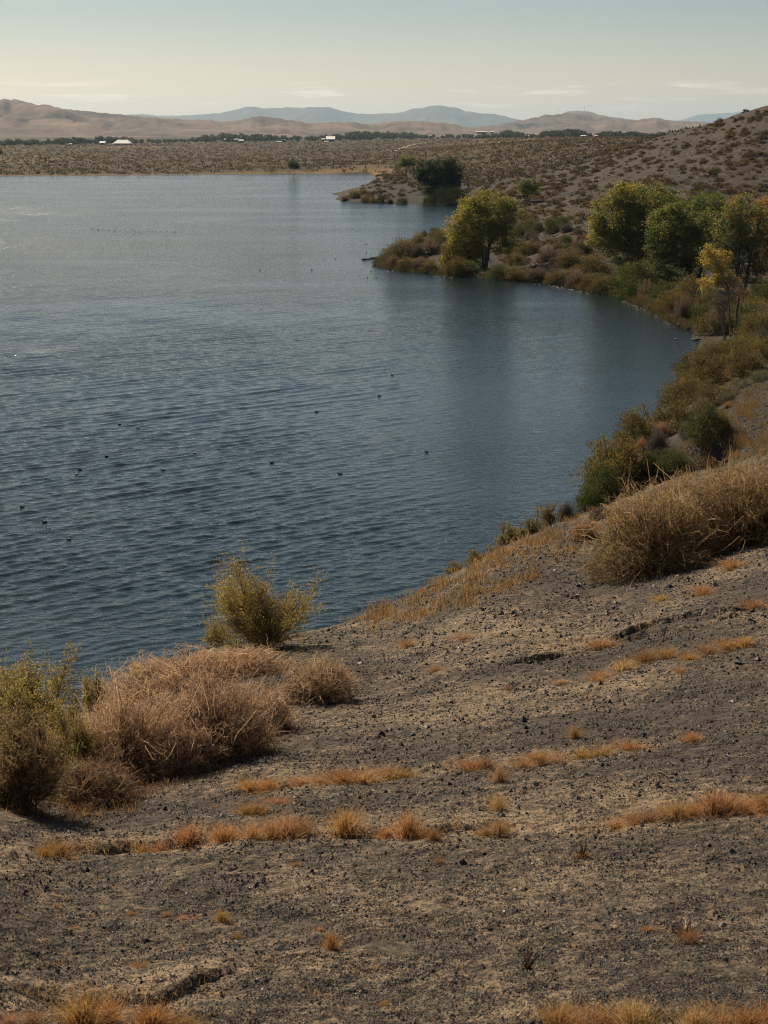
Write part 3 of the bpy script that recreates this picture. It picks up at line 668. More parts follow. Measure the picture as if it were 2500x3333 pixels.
px_tree('bare_sapling', 'leafless grey sapling with fine twigs below the yellow one', 'tree', (1572, 738), 170,
        [(1565,640,32,30), (1585,620,24,24), (1555,670,22,26)],
        stems=2, colors=(GREY, GREY), rng=np.random.default_rng(18), leaf=0.16, tr=0.11, fork=0.40, dens=2.4, bare=.72, bark=(.13, .11, .095))
px_tree('dark_tree', 'shade-darkened green spreading tree with shaded trunks at the first headland', 'tree', (958, 432), 519,
        [(920,364,20,14), (950,360,26,14), (975,366,20,18), (935,380,26,14), (962,390,24,16), (985,385,12,20), (912,385,12,10), (930,402,16,10), (975,405,16,12), (945,415,18,12), (965,420,22,12), (925,420,12,12)],
        stems=4, colors=((.03,.04,.016), (.04,.055,.018), (.07,.09,.025)), rng=np.random.default_rng(19), leaf=0.60, tr=0.40, fork=0.3, dens=.55, clump=.8)  # leaf colours darkened, the shade on this tree put into them
px_tree('pale_tree', 'small pale green tree just behind the dark headland tree', 'tree', (880, 366), 640,
        [(878,344,13,9), (888,350,10,8), (870,352,8,7)], stems=2, colors=(GREEN, OLIVE), rng=np.random.default_rng(20), leaf=0.5, tr=.16, dens=.6, clump=.8)
px_tree('far_bank_tree', 'lone green tree on a bare trunk at the edge of the far bank', 'tree', (635, 374.6), 812,
        [(634,352,9,7), (631,358,7,6), (639,359,6,5)], stems=1, colors=(DKGREEN, GREEN), rng=np.random.default_rng(21), leaf=0.5, tr=.18, fork=.4, dens=.7, clump=.8)
px_tree('hillside_tree', 'small rounded green tree on the slope behind the lone spit cottonwood', 'tree', (1138, 418), 400,
        [(1130,400,14,10), (1148,398,12,9), (1140,408,18,9)], stems=3, colors=(DKGREEN, GREEN, OLIVE), rng=np.random.default_rng(22), leaf=0.42, tr=.14, dens=.8, clump=.7)
px_tree('dead_sapling', 'bare dead sapling beside the dark headland tree', 'tree', (1012, 428), 515,
        [(1010,392,6,10), (1014,402,5,8)], stems=1, colors=(BROWN, GREY), rng=np.random.default_rng(23), leaf=0.25, tr=.16, fork=.45, dens=1.0, bare=.85)

# ------------------------------------------------------------------ shrubs along the shore
TAM = [shrub_meshes(200+i, 2.0, 2.0, 2.0, 150, 62, .085, ((0.075,.066,.023), (0.145, .115, .036), (0.22, .155, .052)), .5, .12, .40) for i in range(5)]
SALT = [shrub_meshes(220+i, 2.0, 2.0, 2.0, 120, 56, .10, (DKGREEN, (0.07,.085,.025), (0.135, .125, .042)), .9, .12, .40) for i in range(3)]
PALE = [shrub_meshes(230+i, 2.0, 2.0, 2.0, 90, 50, .10, ((0.085, .085, .045), (0.17, .165, .09)), .9, .12, .35) for i in range(2)]
DRY = [wispy_meshes(240+i, 2.0, 2.0, 2.0, 5200, .016, (BROWN, (0.15, .11, .075), (0.24, .15, .085)), .6) for i in range(3)]
GRYB = [wispy_meshes(250+i, 2.0, 2.0, 2.0, 5200, .016, ((0.075, .064, .055), (0.125, .108, .092)), .6) for i in range(2)]
TUMB = [wispy_meshes(260+i, 2.0, 2.0, 2.0, 6000, .016, (BROWN, (0.34, .19, .10), (0.44, .26, .15)), .9) for i in range(1)]
KIND = {'tam': (TAM, 'tamarisk_shrub', 'olive feathery shrub', M_LEAF, M_BARK, ('foliage', 'stems')), 'salt': (SALT, 'green_shrub', 'dense dark green shrub', M_LEAF, M_BARK, ('foliage', 'stems')),
        'pale': (PALE, 'sage_shrub', 'pale grey green shrub', M_LEAF, M_BARK, ('foliage', 'stems')), 'dry': (DRY, 'dry_shrub', 'brown dry shrub', M_STRAW, M_STRAW, ('twigs', 'stems')),
        'grey': (GRYB, 'bare_shrub', 'grey leafless shrub', M_STRAW, M_STRAW, ('twigs', 'stems')), 'tumb': (TUMB, 'tumbleweed', 'round tan tumbleweed', M_STRAW, M_STRAW, ('twigs', 'stems'))}
rs = np.random.default_rng(31)
def place_shrub(kind, px, py, w, h, label=None, tint=None, group=None, sink=.06, yy=None):
    protos, name, lab, mt1, mt2, parts = KIND[kind]
    if yy is None:
        p = hit([px], [py], GZM)[0]
    else:
        ax, az = ray(px, py); x = float(ax)*yy; p = (x, yy, float(lookup(GZM, np.array([x]), np.array([yy]))[0]))
    if not np.isfinite(p[0]): return None
    W_, H_ = size_at(p[1], w), size_at(p[1], h)
    c = tint or float(rs.uniform(.85, 1.2)); c = (c, c*rs.uniform(.94, 1.04), c*rs.uniform(.9, 1.05), 1) if not isinstance(c, tuple) else (*c, 1)
    i = int(rs.integers(len(protos)))
    return make_shrub(name, (p[0], p[1], p[2]-sink*H_), label or lab, 'bush', protos[i], (mt1, mt2), group, rs.uniform(0, 6.28), (W_/2, W_/2, H_/2), c, parts)
GS = 'shrubs along the near shore'
for a in [
    # on the cinder bank just beyond the near crest
    ('salt',1300,1085,90,95,'low dark green shrub at the foot of the bank, lower left of the olive one'), ('tam',1318,1062,135,128,'large sunlit olive green shrub at the water edge, tallest below the grey thicket',None,(1.45,1.4,1.1)), ('tam',1345,1030,110,95,'big olive shrub at the water edge below the grey bare ones'),  # the sunlit shrub's brighter tint puts the light into its leaf colour
    ('salt',1278,1100,60,60,'small dark green shrub nearest the water by the large dry bush'), ('salt',1395,1022,62,52,'round dark green shrub in front of two tumbleweeds'),
    ('salt',1455,1015,70,46,'wide dark green shrub beside the cinder slope'), ('grey',1350,1052,52,40,'grey leafless shrub behind the large dry bush'),
    ('grey',1222,1138,44,46,'grey leafless shrub hanging over the water at the crest',near_y(1222, 1128)), ('dry',1300,1120,60,34,'brown dry shrub wedged behind the large dry bush'),
    ('tam',1375,965,95,92,'tall olive shrub reaching out over the water with a bare twiggy base'), ('grey',1420,978,66,60,'grey leafless thicket between the two tumbleweeds'),
    ('tumb',1432,948,52,42,'larger tan tumbleweed caught in the shrubs'), ('tumb',1384,976,34,34,'smaller tan tumbleweed lodged above the dark green shrubs'),
    ('tam',1462,930,100,78,'rounded golden olive shrub left of the dark green one'), ('salt',1522,950,86,86,'solitary dark green shrub standing clear on the cinder slope'),
    ('pale',1480,945,34,36,'pale grey green shrub between the golden olive and dark green ones'), ('pale',1432,990,40,30,'pale low shrub on bare cinders'), ('pale',1455,985,30,24,'tiny pale shrub on bare cinders, right of the low one'),
    ('tam',1560,935,40,50,'olive twiggy shrub leaning on the solitary dark green one'), ('tumb',1571,882,22,16,'small peach tumbleweed on the open slope'),
    ('tam',1472,880,90,86,'olive shrub at the left end of the thicket, against the water'), ('tam',1520,850,96,80,'olive shrub in the thicket, second from its left end'), ('tam',1545,872,100,58,'low olive shrub at the slope foot in front of the thicket'),
    ('dry',1520,890,60,36,'brown dry shrub fringing the thicket'), ('tam',1500,815,92,66,'olive shrub at the waterline in the middle of the thicket'), ('tam',1570,822,100,70,'large olive shrub in the middle of the thicket'),
    ('tam',1610,812,96,72,'olive shrub at the foot of the slope, right part of the thicket'), ('tam',1540,785,88,54,'olive shrub under the yellow sapling'), ('grey',1565,775,70,44,'grey shrub under the yellow sapling'),
    ('tam',1600,770,90,60,'olive shrub right of the yellow sapling'), ('tam',1645,790,96,66,'olive shrub at the frame edge above the slope'), ('pale',1600,838,44,26,'pale sage at the slope foot'), ('pale',1636,822,46,28,'pale sage beside the edge shrub'),
    ('pale',1570,868,38,26,'pale sage on the slope, under the thicket'), ('grey',1645,745,60,40,'grey bare shrub at the frame edge'), ('tam',1640,725,90,60,'tall olive shrub behind the grey one at the edge'), ('salt',1600,715,90,60,'dark green shrub behind the bare sapling'),
    ('tam',1545,720,80,60,'olive shrub left of the bare sapling trunk'), ('salt',1520,700,56,48,'dark green shrub over the pale boulders'), ('salt',1500,690,50,40,'small dark green shrub by the pale boulders'),
    ('dry',1480,690,60,60,'brown shrub left of the dark green ones by the boulders'), ('tam',1450,672,60,46,'olive shrub on the waterline left of the boulders'), ('salt',1430,655,66,50,'dark shrub below the broad cottonwood, at the waterline'),
    ('salt',1385,640,80,80,'tall dark shrub in the shade of the broad cottonwood'), ('salt',1350,632,70,70,'dark shrub in shade at the left foot of the broad cottonwood'), ('tam',1310,630,70,44,'olive shrub where the bank turns, near the glinting ripples'),
    ('salt',1415,625,70,60,'dark shrub between the two biggest cottonwoods'), ('tam',1480,650,70,56,'olive shrub under the low cottonwood boughs'), ('tam',1530,670,76,50,'olive shrub behind the boulders'), ('tam',1570,680,80,50,'olive shrub at the foot of the thinning cottonwood'),
    ('tam',1625,690,84,56,'olive shrub right of the thinning cottonwood'), ('salt',1650,660,70,50,'dark shrub under the golden edge cottonwood'), ('dry',1600,655,60,40,'brown shrub among the cottonwood trunks'),
    # the spit with the lone cottonwood
    ('tam',868,556,62,46,'tall dark olive shrub near the tip of the spit'), ('pale',836,556,34,20,'pale low shrub on the rocky tip of the spit'), ('dry',850,577,32,28,'orange brown shrub at the spit waterline, leftmost'), ('tam',878,581,46,28,'olive shrub at the spit waterline, second from the tip'),
    ('dry',905,583,40,28,'brown shrub at the spit waterline, third from the tip'), ('tam',928,585,44,28,'olive shrub at the spit waterline by the green grass'), ('tam',905,535,46,34,'olive shrub behind the tall dark one on the spit'),
    ('dry',930,548,54,34,'brown shrub in the middle of the spit'), ('grey',916,512,20,16,'small grey ball shrub on the spit skyline'), ('tam',955,520,50,30,'low dark shrub on the far side of the spit'), ('tam',985,596,60,44,'shaded olive shrub left of the lone cottonwood trunks'),
    ('tam',970,575,40,60,'yellow olive shrub under the lone cottonwood'), ('salt',1080,600,60,34,'dark shrub right of the lone cottonwood trunks'), ('tam',1120,603,66,34,'olive shrub on the bank past the lone cottonwood'), ('dry',1160,606,60,34,'brown shrub on the bank past the lone cottonwood'),
    ('tam',1205,612,60,36,'olive shrub on the bank by the glinting ripples'), ('dry',1245,616,56,34,'brown shrub on the bank by the glinting ripples'), ('tam',1275,622,50,34,'olive shrub before the bank turns'),
    ('salt',1100,545,56,38,'dark shrub up the bank behind the lone cottonwood'), ('tam',1140,550,60,36,'olive shrub up the bank right of the lone cottonwood'), ('salt',1130,515,46,32,'dark shrub higher on the bank, behind'), ('dry',1185,565,60,34,'brown shrub in the bank hollow'),
    ('tam',1230,575,70,36,'olive shrub in the bank hollow'), ('tam',1285,590,76,44,'olive shrub left of the broad cottonwood'), ('dry',1255,545,60,34,'brown shrub up the slope from the hollow'), ('salt',1195,505,40,32,'dark shrub low on the slope above the hollow'),
    ('salt',1215,490,34,26,'dark shrub on the slope above the hollow, higher one'), ('salt',1160,500,30,22,'small dark shrub above the spit'), ('tam',1120,470,36,22,'olive shrub in the gully above the spit'), ('tam',1150,425,40,24,'olive shrub in the gully by the small rounded tree'),
    # the first headland
    ('tam',766,428,28,18,'tan green shrub at the tip of the first headland'), ('dry',745,433,22,12,'low straw shrub at the very tip of the first headland'), ('tam',784,420,22,14,'dark shrub up the tip of the first headland'), ('tam',790,436,24,14,'olive shrub on the headland waterline, left'),
    ('salt',824,437,18,18,'round dark shrub on the headland waterline, middle'), ('dry',842,438,18,12,'brown shrub on the headland waterline, middle'), ('salt',868,441,26,16,'dark shrub on the headland waterline, right'), ('tam',806,437,20,12,'small olive shrub on the headland waterline'),
    ('salt',950,441,44,36,'shade-darkened thicket under the dark headland tree', None, .4), ('salt',985,443,56,42,'shade-darkened thicket right of the dark headland tree', None, .4), ('salt',925,440,24,20,'dark shrub left under the dark headland tree'), ('tam',862,362,22,9,'yellow green shrub beside the pale tree'),  # both thickets tinted down, the shade under the tree put into their colour
    ('salt',0,334,12,16,'dark rounded bush on the plain at the left frame edge')]:
    place_shrub(a[0], *a[1:5], label=a[5], group=GS if a[2] > 580 else 'shrubs on the spit and headland', yy=a[6] if len(a) > 6 else None, tint=a[7] if len(a) > 7 else None)

rb3 = np.random.default_rng(37); nb_ = 0
thick = [(830,562),(900,520),(970,500),(1100,480),(1220,480),(1300,540),(1330,600),(1440,640),(1480,690),(1420,668),(1290,626),(1190,608),(1000,594),(860,580)]
while nb_ < 62:
    px, py = rb3.uniform(830, 1480), rb3.uniform(480, 690)
    if not in_poly(np.array([px]), np.array([py]), thick)[0]: continue
    k_ = ['tam', 'salt', 'dry', 'tam', 'grey', 'tam'][int(rb3.integers(6))]; w_ = rb3.uniform(26, 62)*(.55+.45*(py-480)/150)
    place_shrub(k_, px, py, w_, w_*rb3.uniform(.5, .75), {'tam': 'olive', 'salt': 'dark green', 'dry': 'brown', 'grey': 'grey bare'}[k_]+' shrub in the thicket between the lone cottonwood and the broad cottonwood', None, 'thicket along the cove bank'); nb_ += 1

# ------------------------------------------------------------------ sagebrush on the cinder hill
SAGE = []
for i in range(6):
    r_ = np.random.default_rng(300+i); mb = MB(); nc = 30
    d = sphere_dirs(nc, r_); d[:, 2] = np.abs(d[:, 2]); cc = d*r_.uniform(.5, 1, nc)[:, None]*np.array([.9, .9, .8])
    idx = np.repeat(np.arange(nc), 9); P = cc[idx]+r_.normal(size=(len(idx), 3))*.16; P[:, 2] = np.maximum(P[:, 2], 0)
    leaves(mb, P, d[idx]+r_.normal(size=(len(idx), 3))*.5+np.array([0, 0, .5]), .34, .15, pal(((0.066, 0.056, 0.034), (0.140, .108, .060)), r_.random(len(idx))), r_)
    SAGE.append(mb.mesh('sagebrush'))
rg = np.random.default_rng(44)
zones = [([(1640,240),(1659,238),(1659,520),(1560,430),(1300,470),(1150,500),(1110,455),(1270,385),(1420,300)], 430, (.55, 1.15)),      # face of the cinder hill
         ([(830,375),(900,345),(1000,322),(1250,312),(1420,296),(1400,318),(1250,392),(1110,455),(1010,430),(1000,380),(860,430),(745,428),(800,390)], 620, (.6, 1.25)),      # bench behind the headland
         ([(1110,455),(1290,470),(1290,580),(1150,590),(1060,560)], 60, (.5, 1.0))]
spots = []
for poly, nn, (s0, s1) in zones:
    P = np.array(poly, float); got = 0; pts = []
    while got < nn:
        px = rg.uniform(P[:, 0].min(), P[:, 0].max(), 600); py = rg.uniform(P[:, 1].min(), P[:, 1].max(), 600)
        ok = in_poly(px, py, poly) & (rg.random(600) < .35+.65*(fbm(px/60, py/26, 88, 2) > -.1))
        for x_, y_ in zip(px[ok], py[ok]):
            if got < nn and all(abs(x_-q[0]) > 9 or abs(y_-q[1]) > 4 for q in pts[-160:]):
                pts.append((x_, y_)); got += 1
    h = hit([p[0] for p in pts], [p[1] for p in pts], GZM)
    for p in h:
        if np.isfinite(p[0]) and p[2] > .4 and p[1] < 1900: spots.append((*p, s0+(s1-s0)*rg.random()**1.6*1.25*(1.5 if rg.random() < .10 else 1)))
# bigger bushes standing on the skyline and on the upper slope
for px, py, w in [(1577,252,17),(1611,243,15),(1640,252,16),(1520,268,14),(1503,266,10),(1548,257,12),(1655,243,10),(1530,262,9),(1420,283,14),(1383,310,16),(1410,322,20),(1432,322,12),(1360,330,14),(1455,330,13),(1565,322,20),(1575,299,18),(1530,331,16),(1590,262,14),
                  (1603,258,16),(1370,318,12),(1345,332,14),(1250,438,20),(1242,340,12),(1300,355,14),(1266,365,16),(1322,352,14),(1340,342,13),(1392,392,12),(1255,505,26),(1440,400,14),(1500,350,12),(1640,300,14),(1620,330,16)]:
    p = hit([px], [py], GZM)[0]
    if np.isfinite(p[0]): spots.append((p[0], p[1], p[2], size_at(p[1], w)/1.9))
spots.sort(key=lambda s: -s[3]/s[1])
tints = [(1.0, .95, .85), (1.2, 1.0, .7), (.7, .75, .65), (1.35, 1.1, .8), (1.0, .85, .7)]
rest = MB()
for i, (x, y, z, s) in enumerate(spots):
    t = tints[int(rg.integers(5))]; hs = s*rg.uniform(.65, 1.0); a = rg.uniform(0, 6.28)
    if i < 290:
        o = link('sagebrush', SAGE[i % 6], M_LEAF, None, (x, y, z-.08*s)); o.scale = (s, s, hs); o.rotation_euler = (0, 0, a); o.color = (*t, 1)
        hi = y < 520 and x/(y+R0) > .12
        tag(o, 'low dark sagebrush mound on the bare cinder hillside' if hi else 'small sagebrush mound on the sandy bench behind the headland', 'sagebrush', 'sagebrush on the cinder hill' if hi else 'sagebrush on the bench')
    else:
        me = SAGE[i % 6]; v = np.zeros(len(me.vertices)*3, np.float32); me.vertices.foreach_get('co', v); v = v.reshape(-1, 3)*np.array([s, s, hs])
        c_, s_ = math.cos(a), math.sin(a); v = v@np.array([[c_, s_, 0], [-s_, c_, 0], [0, 0, 1]])+np.array([x, y, z-.08*s])
        cl_ = np.zeros(len(v)*4, np.float32); me.attributes['tint'].data.foreach_get('color', cl_)
        rest.add(v, np.arange(len(v)).reshape(-1, 4), cl_.reshape(-1, 4)[:, :3]*np.array(t))
print('sage', len(spots))
tag(link('hill_scrub', rest.mesh('hill_scrub'), M_LEAF), kind='stuff')
# low scrub and dry grass clumps over the hill and the plain
def clumps(name, P, size, tint, rng, nb=9, hgt=.6, mat=None):
    mb = MB(); n_ = len(P); idx = np.repeat(np.arange(n_), nb); s = size[idx][:, None]
    q = rng.normal(size=(len(idx), 3))*np.array([.5, .5, .0])*s; q[:, 2] = rng.uniform(0, .35, len(idx))*size[idx]*hgt
    leaves(mb, P[idx]+q, rng.normal(size=(len(idx), 3))*.55+np.array([0, 0, .8]), size[idx]*hgt*rng.uniform(.6, 1.2, len(idx)), size[idx]*.45, tint[idx]*rng.uniform(.7, 1.3, len(idx))[:, None], rng)
    return tag(link(name, mb.mesh(name), mat or M_LEAF), kind='stuff')
def scatter_px(poly, nn, rng, mask=None):
    P = np.array(poly, float); X, Y = [], []; tot = 0
    while tot < nn:
        px = rng.uniform(P[:, 0].min(), P[:, 0].max(), nn); py = rng.uniform(P[:, 1].min(), P[:, 1].max(), nn)
        ok = in_poly(px, py, poly)
        if mask is not None: ok &= rng.random(nn) < mask(px, py)
        X.append(px[ok]); Y.append(py[ok]); tot += ok.sum()
    h = hit(np.concatenate(X)[:nn], np.concatenate(Y)[:nn], GZM); h = h[np.isfinite(h[:, 0])]
    return h[lookup(GZ, h[:, 0], h[:, 1]) > .12]
rp = np.random.default_rng(55)
h = scatter_px([(1659,240),(1659,560),(1290,590),(1060,570),(1110,455),(1000,400),(1000,330),(1250,310),(1420,300)], 4600, rp, lambda x, y: .25+.75*(fbm(x/50, y/20, 93, 2) > 0))
clumps('dry_hill_grass', h, rp.uniform(.18, .5, len(h)), pal(((0.085, .066, .040), (0.15, .10, .052), (.07, .062, .038)), rp.random(len(h))), rp, 8, .7)
# plain: world-even scatter, thinning with distance
u_ = rp.uniform(-.30, .30, 22000); y_ = np.exp(rp.uniform(math.log(560), math.log(3600), 22000)); x_ = u_*y_
z_ = lookup(GZ, x_, y_); sd_ = shore_sd(x_, y_); ok = (sd_ > 3) & (z_ > .2) & ((y_ > 800) | (u_ > .0))
P = np.stack([x_, y_, z_], 1)[ok]
f_ = np.clip(.5+.8*fbm(P[:, 0]/90, P[:, 1]/160, 97, 2)+.25*rp.normal(size=len(P)), 0, 1)
clumps('plain_scrub', P, rp.uniform(.6, 1.7, len(P))*(1+P[:, 1]/3500), pal(((0.062, 0.052, 0.028), (0.105, 0.080, 0.04), (0.16, .11, .058)), f_), rp, 7, .65)

# ------------------------------------------------------------------ foreground bushes
def leafy_bush_meshes(seed, w, h, d, nst, wd, wood, cols, leaf, per, spread=.03, up=.5, lean=0.0, narrow=.35, wob=.12):
    """fan of upright branching stems; small leaves sit along every twig"""
    rng = np.random.default_rng(seed); st, tw, fo = MB(), MB(), MB(); S = np.array([w/2, d/2, h])
    def grow(p0, dr, ln, pts, wb):
        P = np.zeros((len(p0), pts, 3)); P[:, 0] = p0; dc = unit(dr)
        for i in range(1, pts):
            dc = unit(dc+rng.normal(size=dc.shape)*wb+np.array([0, 0, .04])); P[:, i] = P[:, i-1]+dc*(ln/(pts-1))[:, None]
        return P
    n0 = 26; a = rng.uniform(0, 6.28, n0); tilt = rng.uniform(0, 1, n0)**.7
    dr = np.stack([np.cos(a)*tilt+lean, np.sin(a)*tilt, .45+up*(1.1-tilt)], 1)
    m0 = grow(rng.normal(size=(n0, 3))*np.array([.05, .05, 0]), dr, rng.uniform(.45, 1.08, n0)*(1-.18*tilt), 10, wob)
    ribbons(st, m0*S, wd*3.2, wood, rng)
    n1 = nst//7; pi = rng.integers(0, n0, n1); ki = rng.integers(2, 10, n1)
    m1 = grow(m0[pi, ki], unit(m0[pi, ki]-m0[pi, ki-1])*.8+rng.normal(size=(n1, 3))*.42, rng.uniform(.14, .42, n1), 6, wob*1.6)
    ribbons(st, m1*S, wd*1.6, wood, rng)
    pi = rng.integers(0, n1, nst); ki = rng.integers(1, 6, nst)
    m2 = grow(m1[pi, ki], unit(m1[pi, ki]-m1[pi, np.maximum(ki-1, 0)]+1e-6)*.8+rng.normal(size=(nst, 3))*.5, rng.uniform(.06, .17, nst), 5, wob*1.8)
    m2[:, :, 2] = np.maximum(m2[:, :, 2], .02)
    cl = .5+.5*fbm(m1[:, -1, 0]*2.2+seed, m1[:, -1, 2]*2.2, 48, 2)+.12*rng.normal(size=n1)
    f = np.clip(cl[pi], 0, 1)
    ribbons(tw, m2*S, wd*.9, pal(cols, f*.6), rng, .5)
    q = rng.integers(0, nst, nst*per); k = rng.integers(1, 5, nst*per)
    P = m2[q, k]*S+rng.normal(size=(len(q), 3))*spread*.5
    dirs = (m2[q, k]-m2[q, k-1])*S; dirs = unit(dirs)+rng.normal(size=(len(q), 3))*.45
    t = pal(cols, np.clip(f[q]+.12*rng.normal(size=len(q)), 0, 1))*rng.uniform(.7, 1.35, len(q))[:, None]
    s = rng.uniform(.6, 1.4, len(q)); leaves(fo, P, dirs, leaf*s, leaf*narrow*s, t, rng)
    return fo.mesh('foliage'), tw.mesh('twigs'), st.mesh('stems')
def big_bush(kind, name, label, cat, px, py, w, h, deep=.8, group=None, rz=None, sink=.03, yy=None, **kw):
    if yy is None: p = hit([px], [py], GZM)[0]
    else:
        ax, _ = ray(px, py); p = (float(ax)*yy, yy, float(lookup(GZM, np.array([float(ax)*yy]), np.array([yy]))[0]))
    W_, H_ = size_at(p[1], w)*1.08, size_at(p[1], h)*(.92 if kind == 'leafy' else .80)
    if kind == 'leafy':
        ms = leafy_bush_meshes(w=W_, h=H_, d=W_*deep, **kw); parts = ('foliage', 'twigs', 'stems'); mats = (M_LEAF, M_STRAW, M_STRAW)
    else:
        ms = wispy_meshes(w=W_, h=H_, d=W_*deep, **kw); parts = ('twigs', 'stems'); mats = (M_STRAW, M_STRAW)
    print(label[:40], 'at %.1f m, %.2f x %.2f m' % (p[1], W_, H_))
    return make_shrub(name, (p[0], p[1], p[2]-sink*H_), label, cat, ms, mats, group, rz or 0.0, parts=parts)
YG = ((0.22, .165, .060), (0.38, .285, .080), (0.52, .39, .11))
big_bush('leafy', 'tamarisk_bush', 'feathery olive yellow bush standing on the crest with the lake behind it', 'bush', 562, 1398, 300, 210, seed=401, nst=4200, wd=.009, wood=(.16, .12, .085), cols=YG, leaf=.042, per=5, spread=.09, up=.30, wob=.10)
big_bush('leafy', 'tamarisk_bush', 'low olive green bush spilling over the crest, left of the feathery one', 'bush', 470, 1398, 90, 70, seed=402, nst=1800, wd=.008, wood=(.13, .095, .07), cols=YG, leaf=.05, per=5, spread=.05, up=.3)
LG = ((0.23, .165, .075), (0.37, .285, .09), (0.46, .375, .11))
big_bush('leafy', 'tamarisk_bush', 'tall yellow green bush at the left frame edge, hiding the water', 'bush', 65, 1640, 290, 245, seed=403, nst=6500, wd=.006, wood=(.10, .075, .055), cols=LG, leaf=.034, per=5, spread=.03, up=.5)
big_bush('leafy', 'tamarisk_bush', 'brownish green bush in front of the tall yellow green one, lowest at the left', 'bush', 60, 1745, 300, 230, seed=404, nst=6500, wd=.005, wood=(.09, .065, .045), cols=((0.20, .13, .07), (0.31, .21, .10), (0.27, .22, .08)), leaf=.028, per=4, spread=.03, up=.4)
big_bush('leafy', 'tamarisk_bush', 'small green bush tip behind the dry heap, against the water', 'bush', 205, 1500, 80, 90, seed=405, nst=1300, wd=.007, wood=(.10, .075, .055), cols=LG, leaf=.045, per=4, spread=.04, yy=24.5)
PK = ((0.28, .180, .105), (0.50, .33, .190), (0.70, .50, .31))
PB = ((0.21, .14, .085), (0.38, .25, .15), (0.58, .40, .25))
big_bush('wispy', 'dry_tumbleweed', 'big pinkish tan tangled tumbleweed, left part of the dry heap', 'tumbleweed', 285, 1672, 310, 300, seed=411, nst=11000, wd=.0065, colors=PK, curl=.7, deep=.9)
big_bush('wispy', 'dry_tumbleweed', 'big brown tangled tumbleweed, right part of the dry heap', 'tumbleweed', 465, 1632, 300, 260, seed=412, nst=11000, wd=.0075, colors=PB, curl=.7, deep=.9)
big_bush('wispy', 'dry_tumbleweed', 'tan tumbleweed half hidden behind the dry heap, right under the feathery bush', 'tumbleweed', 430, 1490, 220, 125, seed=413, nst=8000, wd=.008, colors=PK, curl=.7)
big_bush('wispy', 'dry_tumbleweed', 'loose thin tumbleweed, smallest, right end of the dry heap', 'tumbleweed', 688, 1512, 205, 125, seed=414, nst=5200, wd=.008, colors=((0.24, .165, .10), (0.42, .29, .17), (0.58, .41, .25)), curl=.6)
big_bush('wispy', 'dry_tumbleweed', 'dark low dry brush at the foot of the left bushes', 'tumbleweed', 200, 1728, 230, 120, seed=415, nst=6000, wd=.006, colors=((0.13, .08, .05), (0.22, .14, .08), (0.36, .23, .12)), curl=.6)
big_bush('wispy', 'dry_tumbleweed', 'tan tumbleweed filling the gap at the foot of the dry heap', 'tumbleweed', 385, 1668, 210, 165, seed=416, nst=6500, wd=.0065, colors=PB, curl=.7, deep=.9)
big_bush('wispy', 'dry_tumbleweed', 'brown tumbleweed leaning on the right side of the dry heap', 'tumbleweed', 560, 1580, 190, 130, seed=417, nst=6000, wd=.0075, colors=PB, curl=.7, deep=.9)
big_bush('wispy', 'dry_tumbleweed', 'pinkish tumbleweed at the back of the dry heap, against the water', 'tumbleweed', 320, 1500, 190, 110, seed=418, nst=6000, wd=.008, colors=PK, curl=.7, deep=.9)
big_bush('wispy', 'dry_tumbleweed', 'low tan brush joining the dry heap to the feathery bush', 'tumbleweed', 545, 1455, 230, 80, seed=419, nst=5000, wd=.008, colors=PK, curl=.7, deep=.7)
big_bush('leafy', 'tamarisk_bush', 'olive bush between the left green bushes and the pinkish tumbleweed', 'bush', 160, 1690, 170, 190, seed=406, nst=3600, wd=.005, wood=(.10, .075, .055), cols=LG, leaf=.028, per=4, spread=.04, up=.5)
RB = ((0.15, .110, .055), (0.29, .20, .095), (0.50, .34, .175))
big_bush('wispy', 'dry_bush', 'large golden brown dry bush, front left of the pair on the right', 'bush', 1418, 1228, 310, 245, seed=421, nst=12500, wd=.013, colors=RB, curl=.5, deep=.85)
big_bush('wispy', 'dry_bush', 'golden dry bush reaching out of the frame, behind the bleached tangle', 'bush', 1605, 1170, 340, 240, seed=422, nst=11000, wd=.013, colors=RB, curl=.5, deep=.8)
big_bush('wispy', 'dry_bush', 'low rusty dry bush left of the large golden brown one', 'bush', 1262, 1165, 80, 55, seed=423, nst=2600, wd=.014, colors=((0.22, .14, .07), (0.38, .23, .11), (0.5, .31, .15)), curl=.5)
big_bush('leafy', 'dry_bush', 'olive green shoot rising over the crest between dry grass and water', 'bush', 1100, 1184, 85, 66, yy=near_y(1100, 1182), seed=424, nst=900, wd=.012, wood=(.12, .085, .05), cols=((0.20, .155, .06), (0.29, .23, .08)), leaf=.06, per=3, spread=.06)
big_bush('leafy', 'dry_bush', 'small olive green shoot over the crest, nearer the feathery bush', 'bush', 1025, 1230, 60, 50, yy=near_y(1025, 1226), seed=425, nst=600, wd=.011, wood=(.12, .085, .05), cols=((0.20, .155, .06), (0.29, .23, .08)), leaf=.055, per=3, spread=.06)
for i_, (px, py, w, h, yy, lab) in enumerate([(1150,1162,60,44,49.3,'small olive shoot on the crest under the large dry bush'), (1068,1200,50,34,44.2,'low olive shoot between two others on the crest'), (1185,1140,60,50,52.0,'taller olive shoot on the crest next to the grey bare shrub'), (985,1252,44,28,39.8,'tiny olive shoot lowest on the crest'), (1120,1172,44,40,47.8,'narrow olive shoot near the middle of the crest row')]):
    big_bush('leafy', 'dry_bush', lab, 'bush', px, py, w*1.3, h*1.3, yy=near_y(px, py-6), seed=430+i_, nst=620, wd=.012, wood=(.12, .085, .05), cols=((0.17, .13, .05), (0.26, .21, .07)), leaf=.055, per=3, spread=.07)
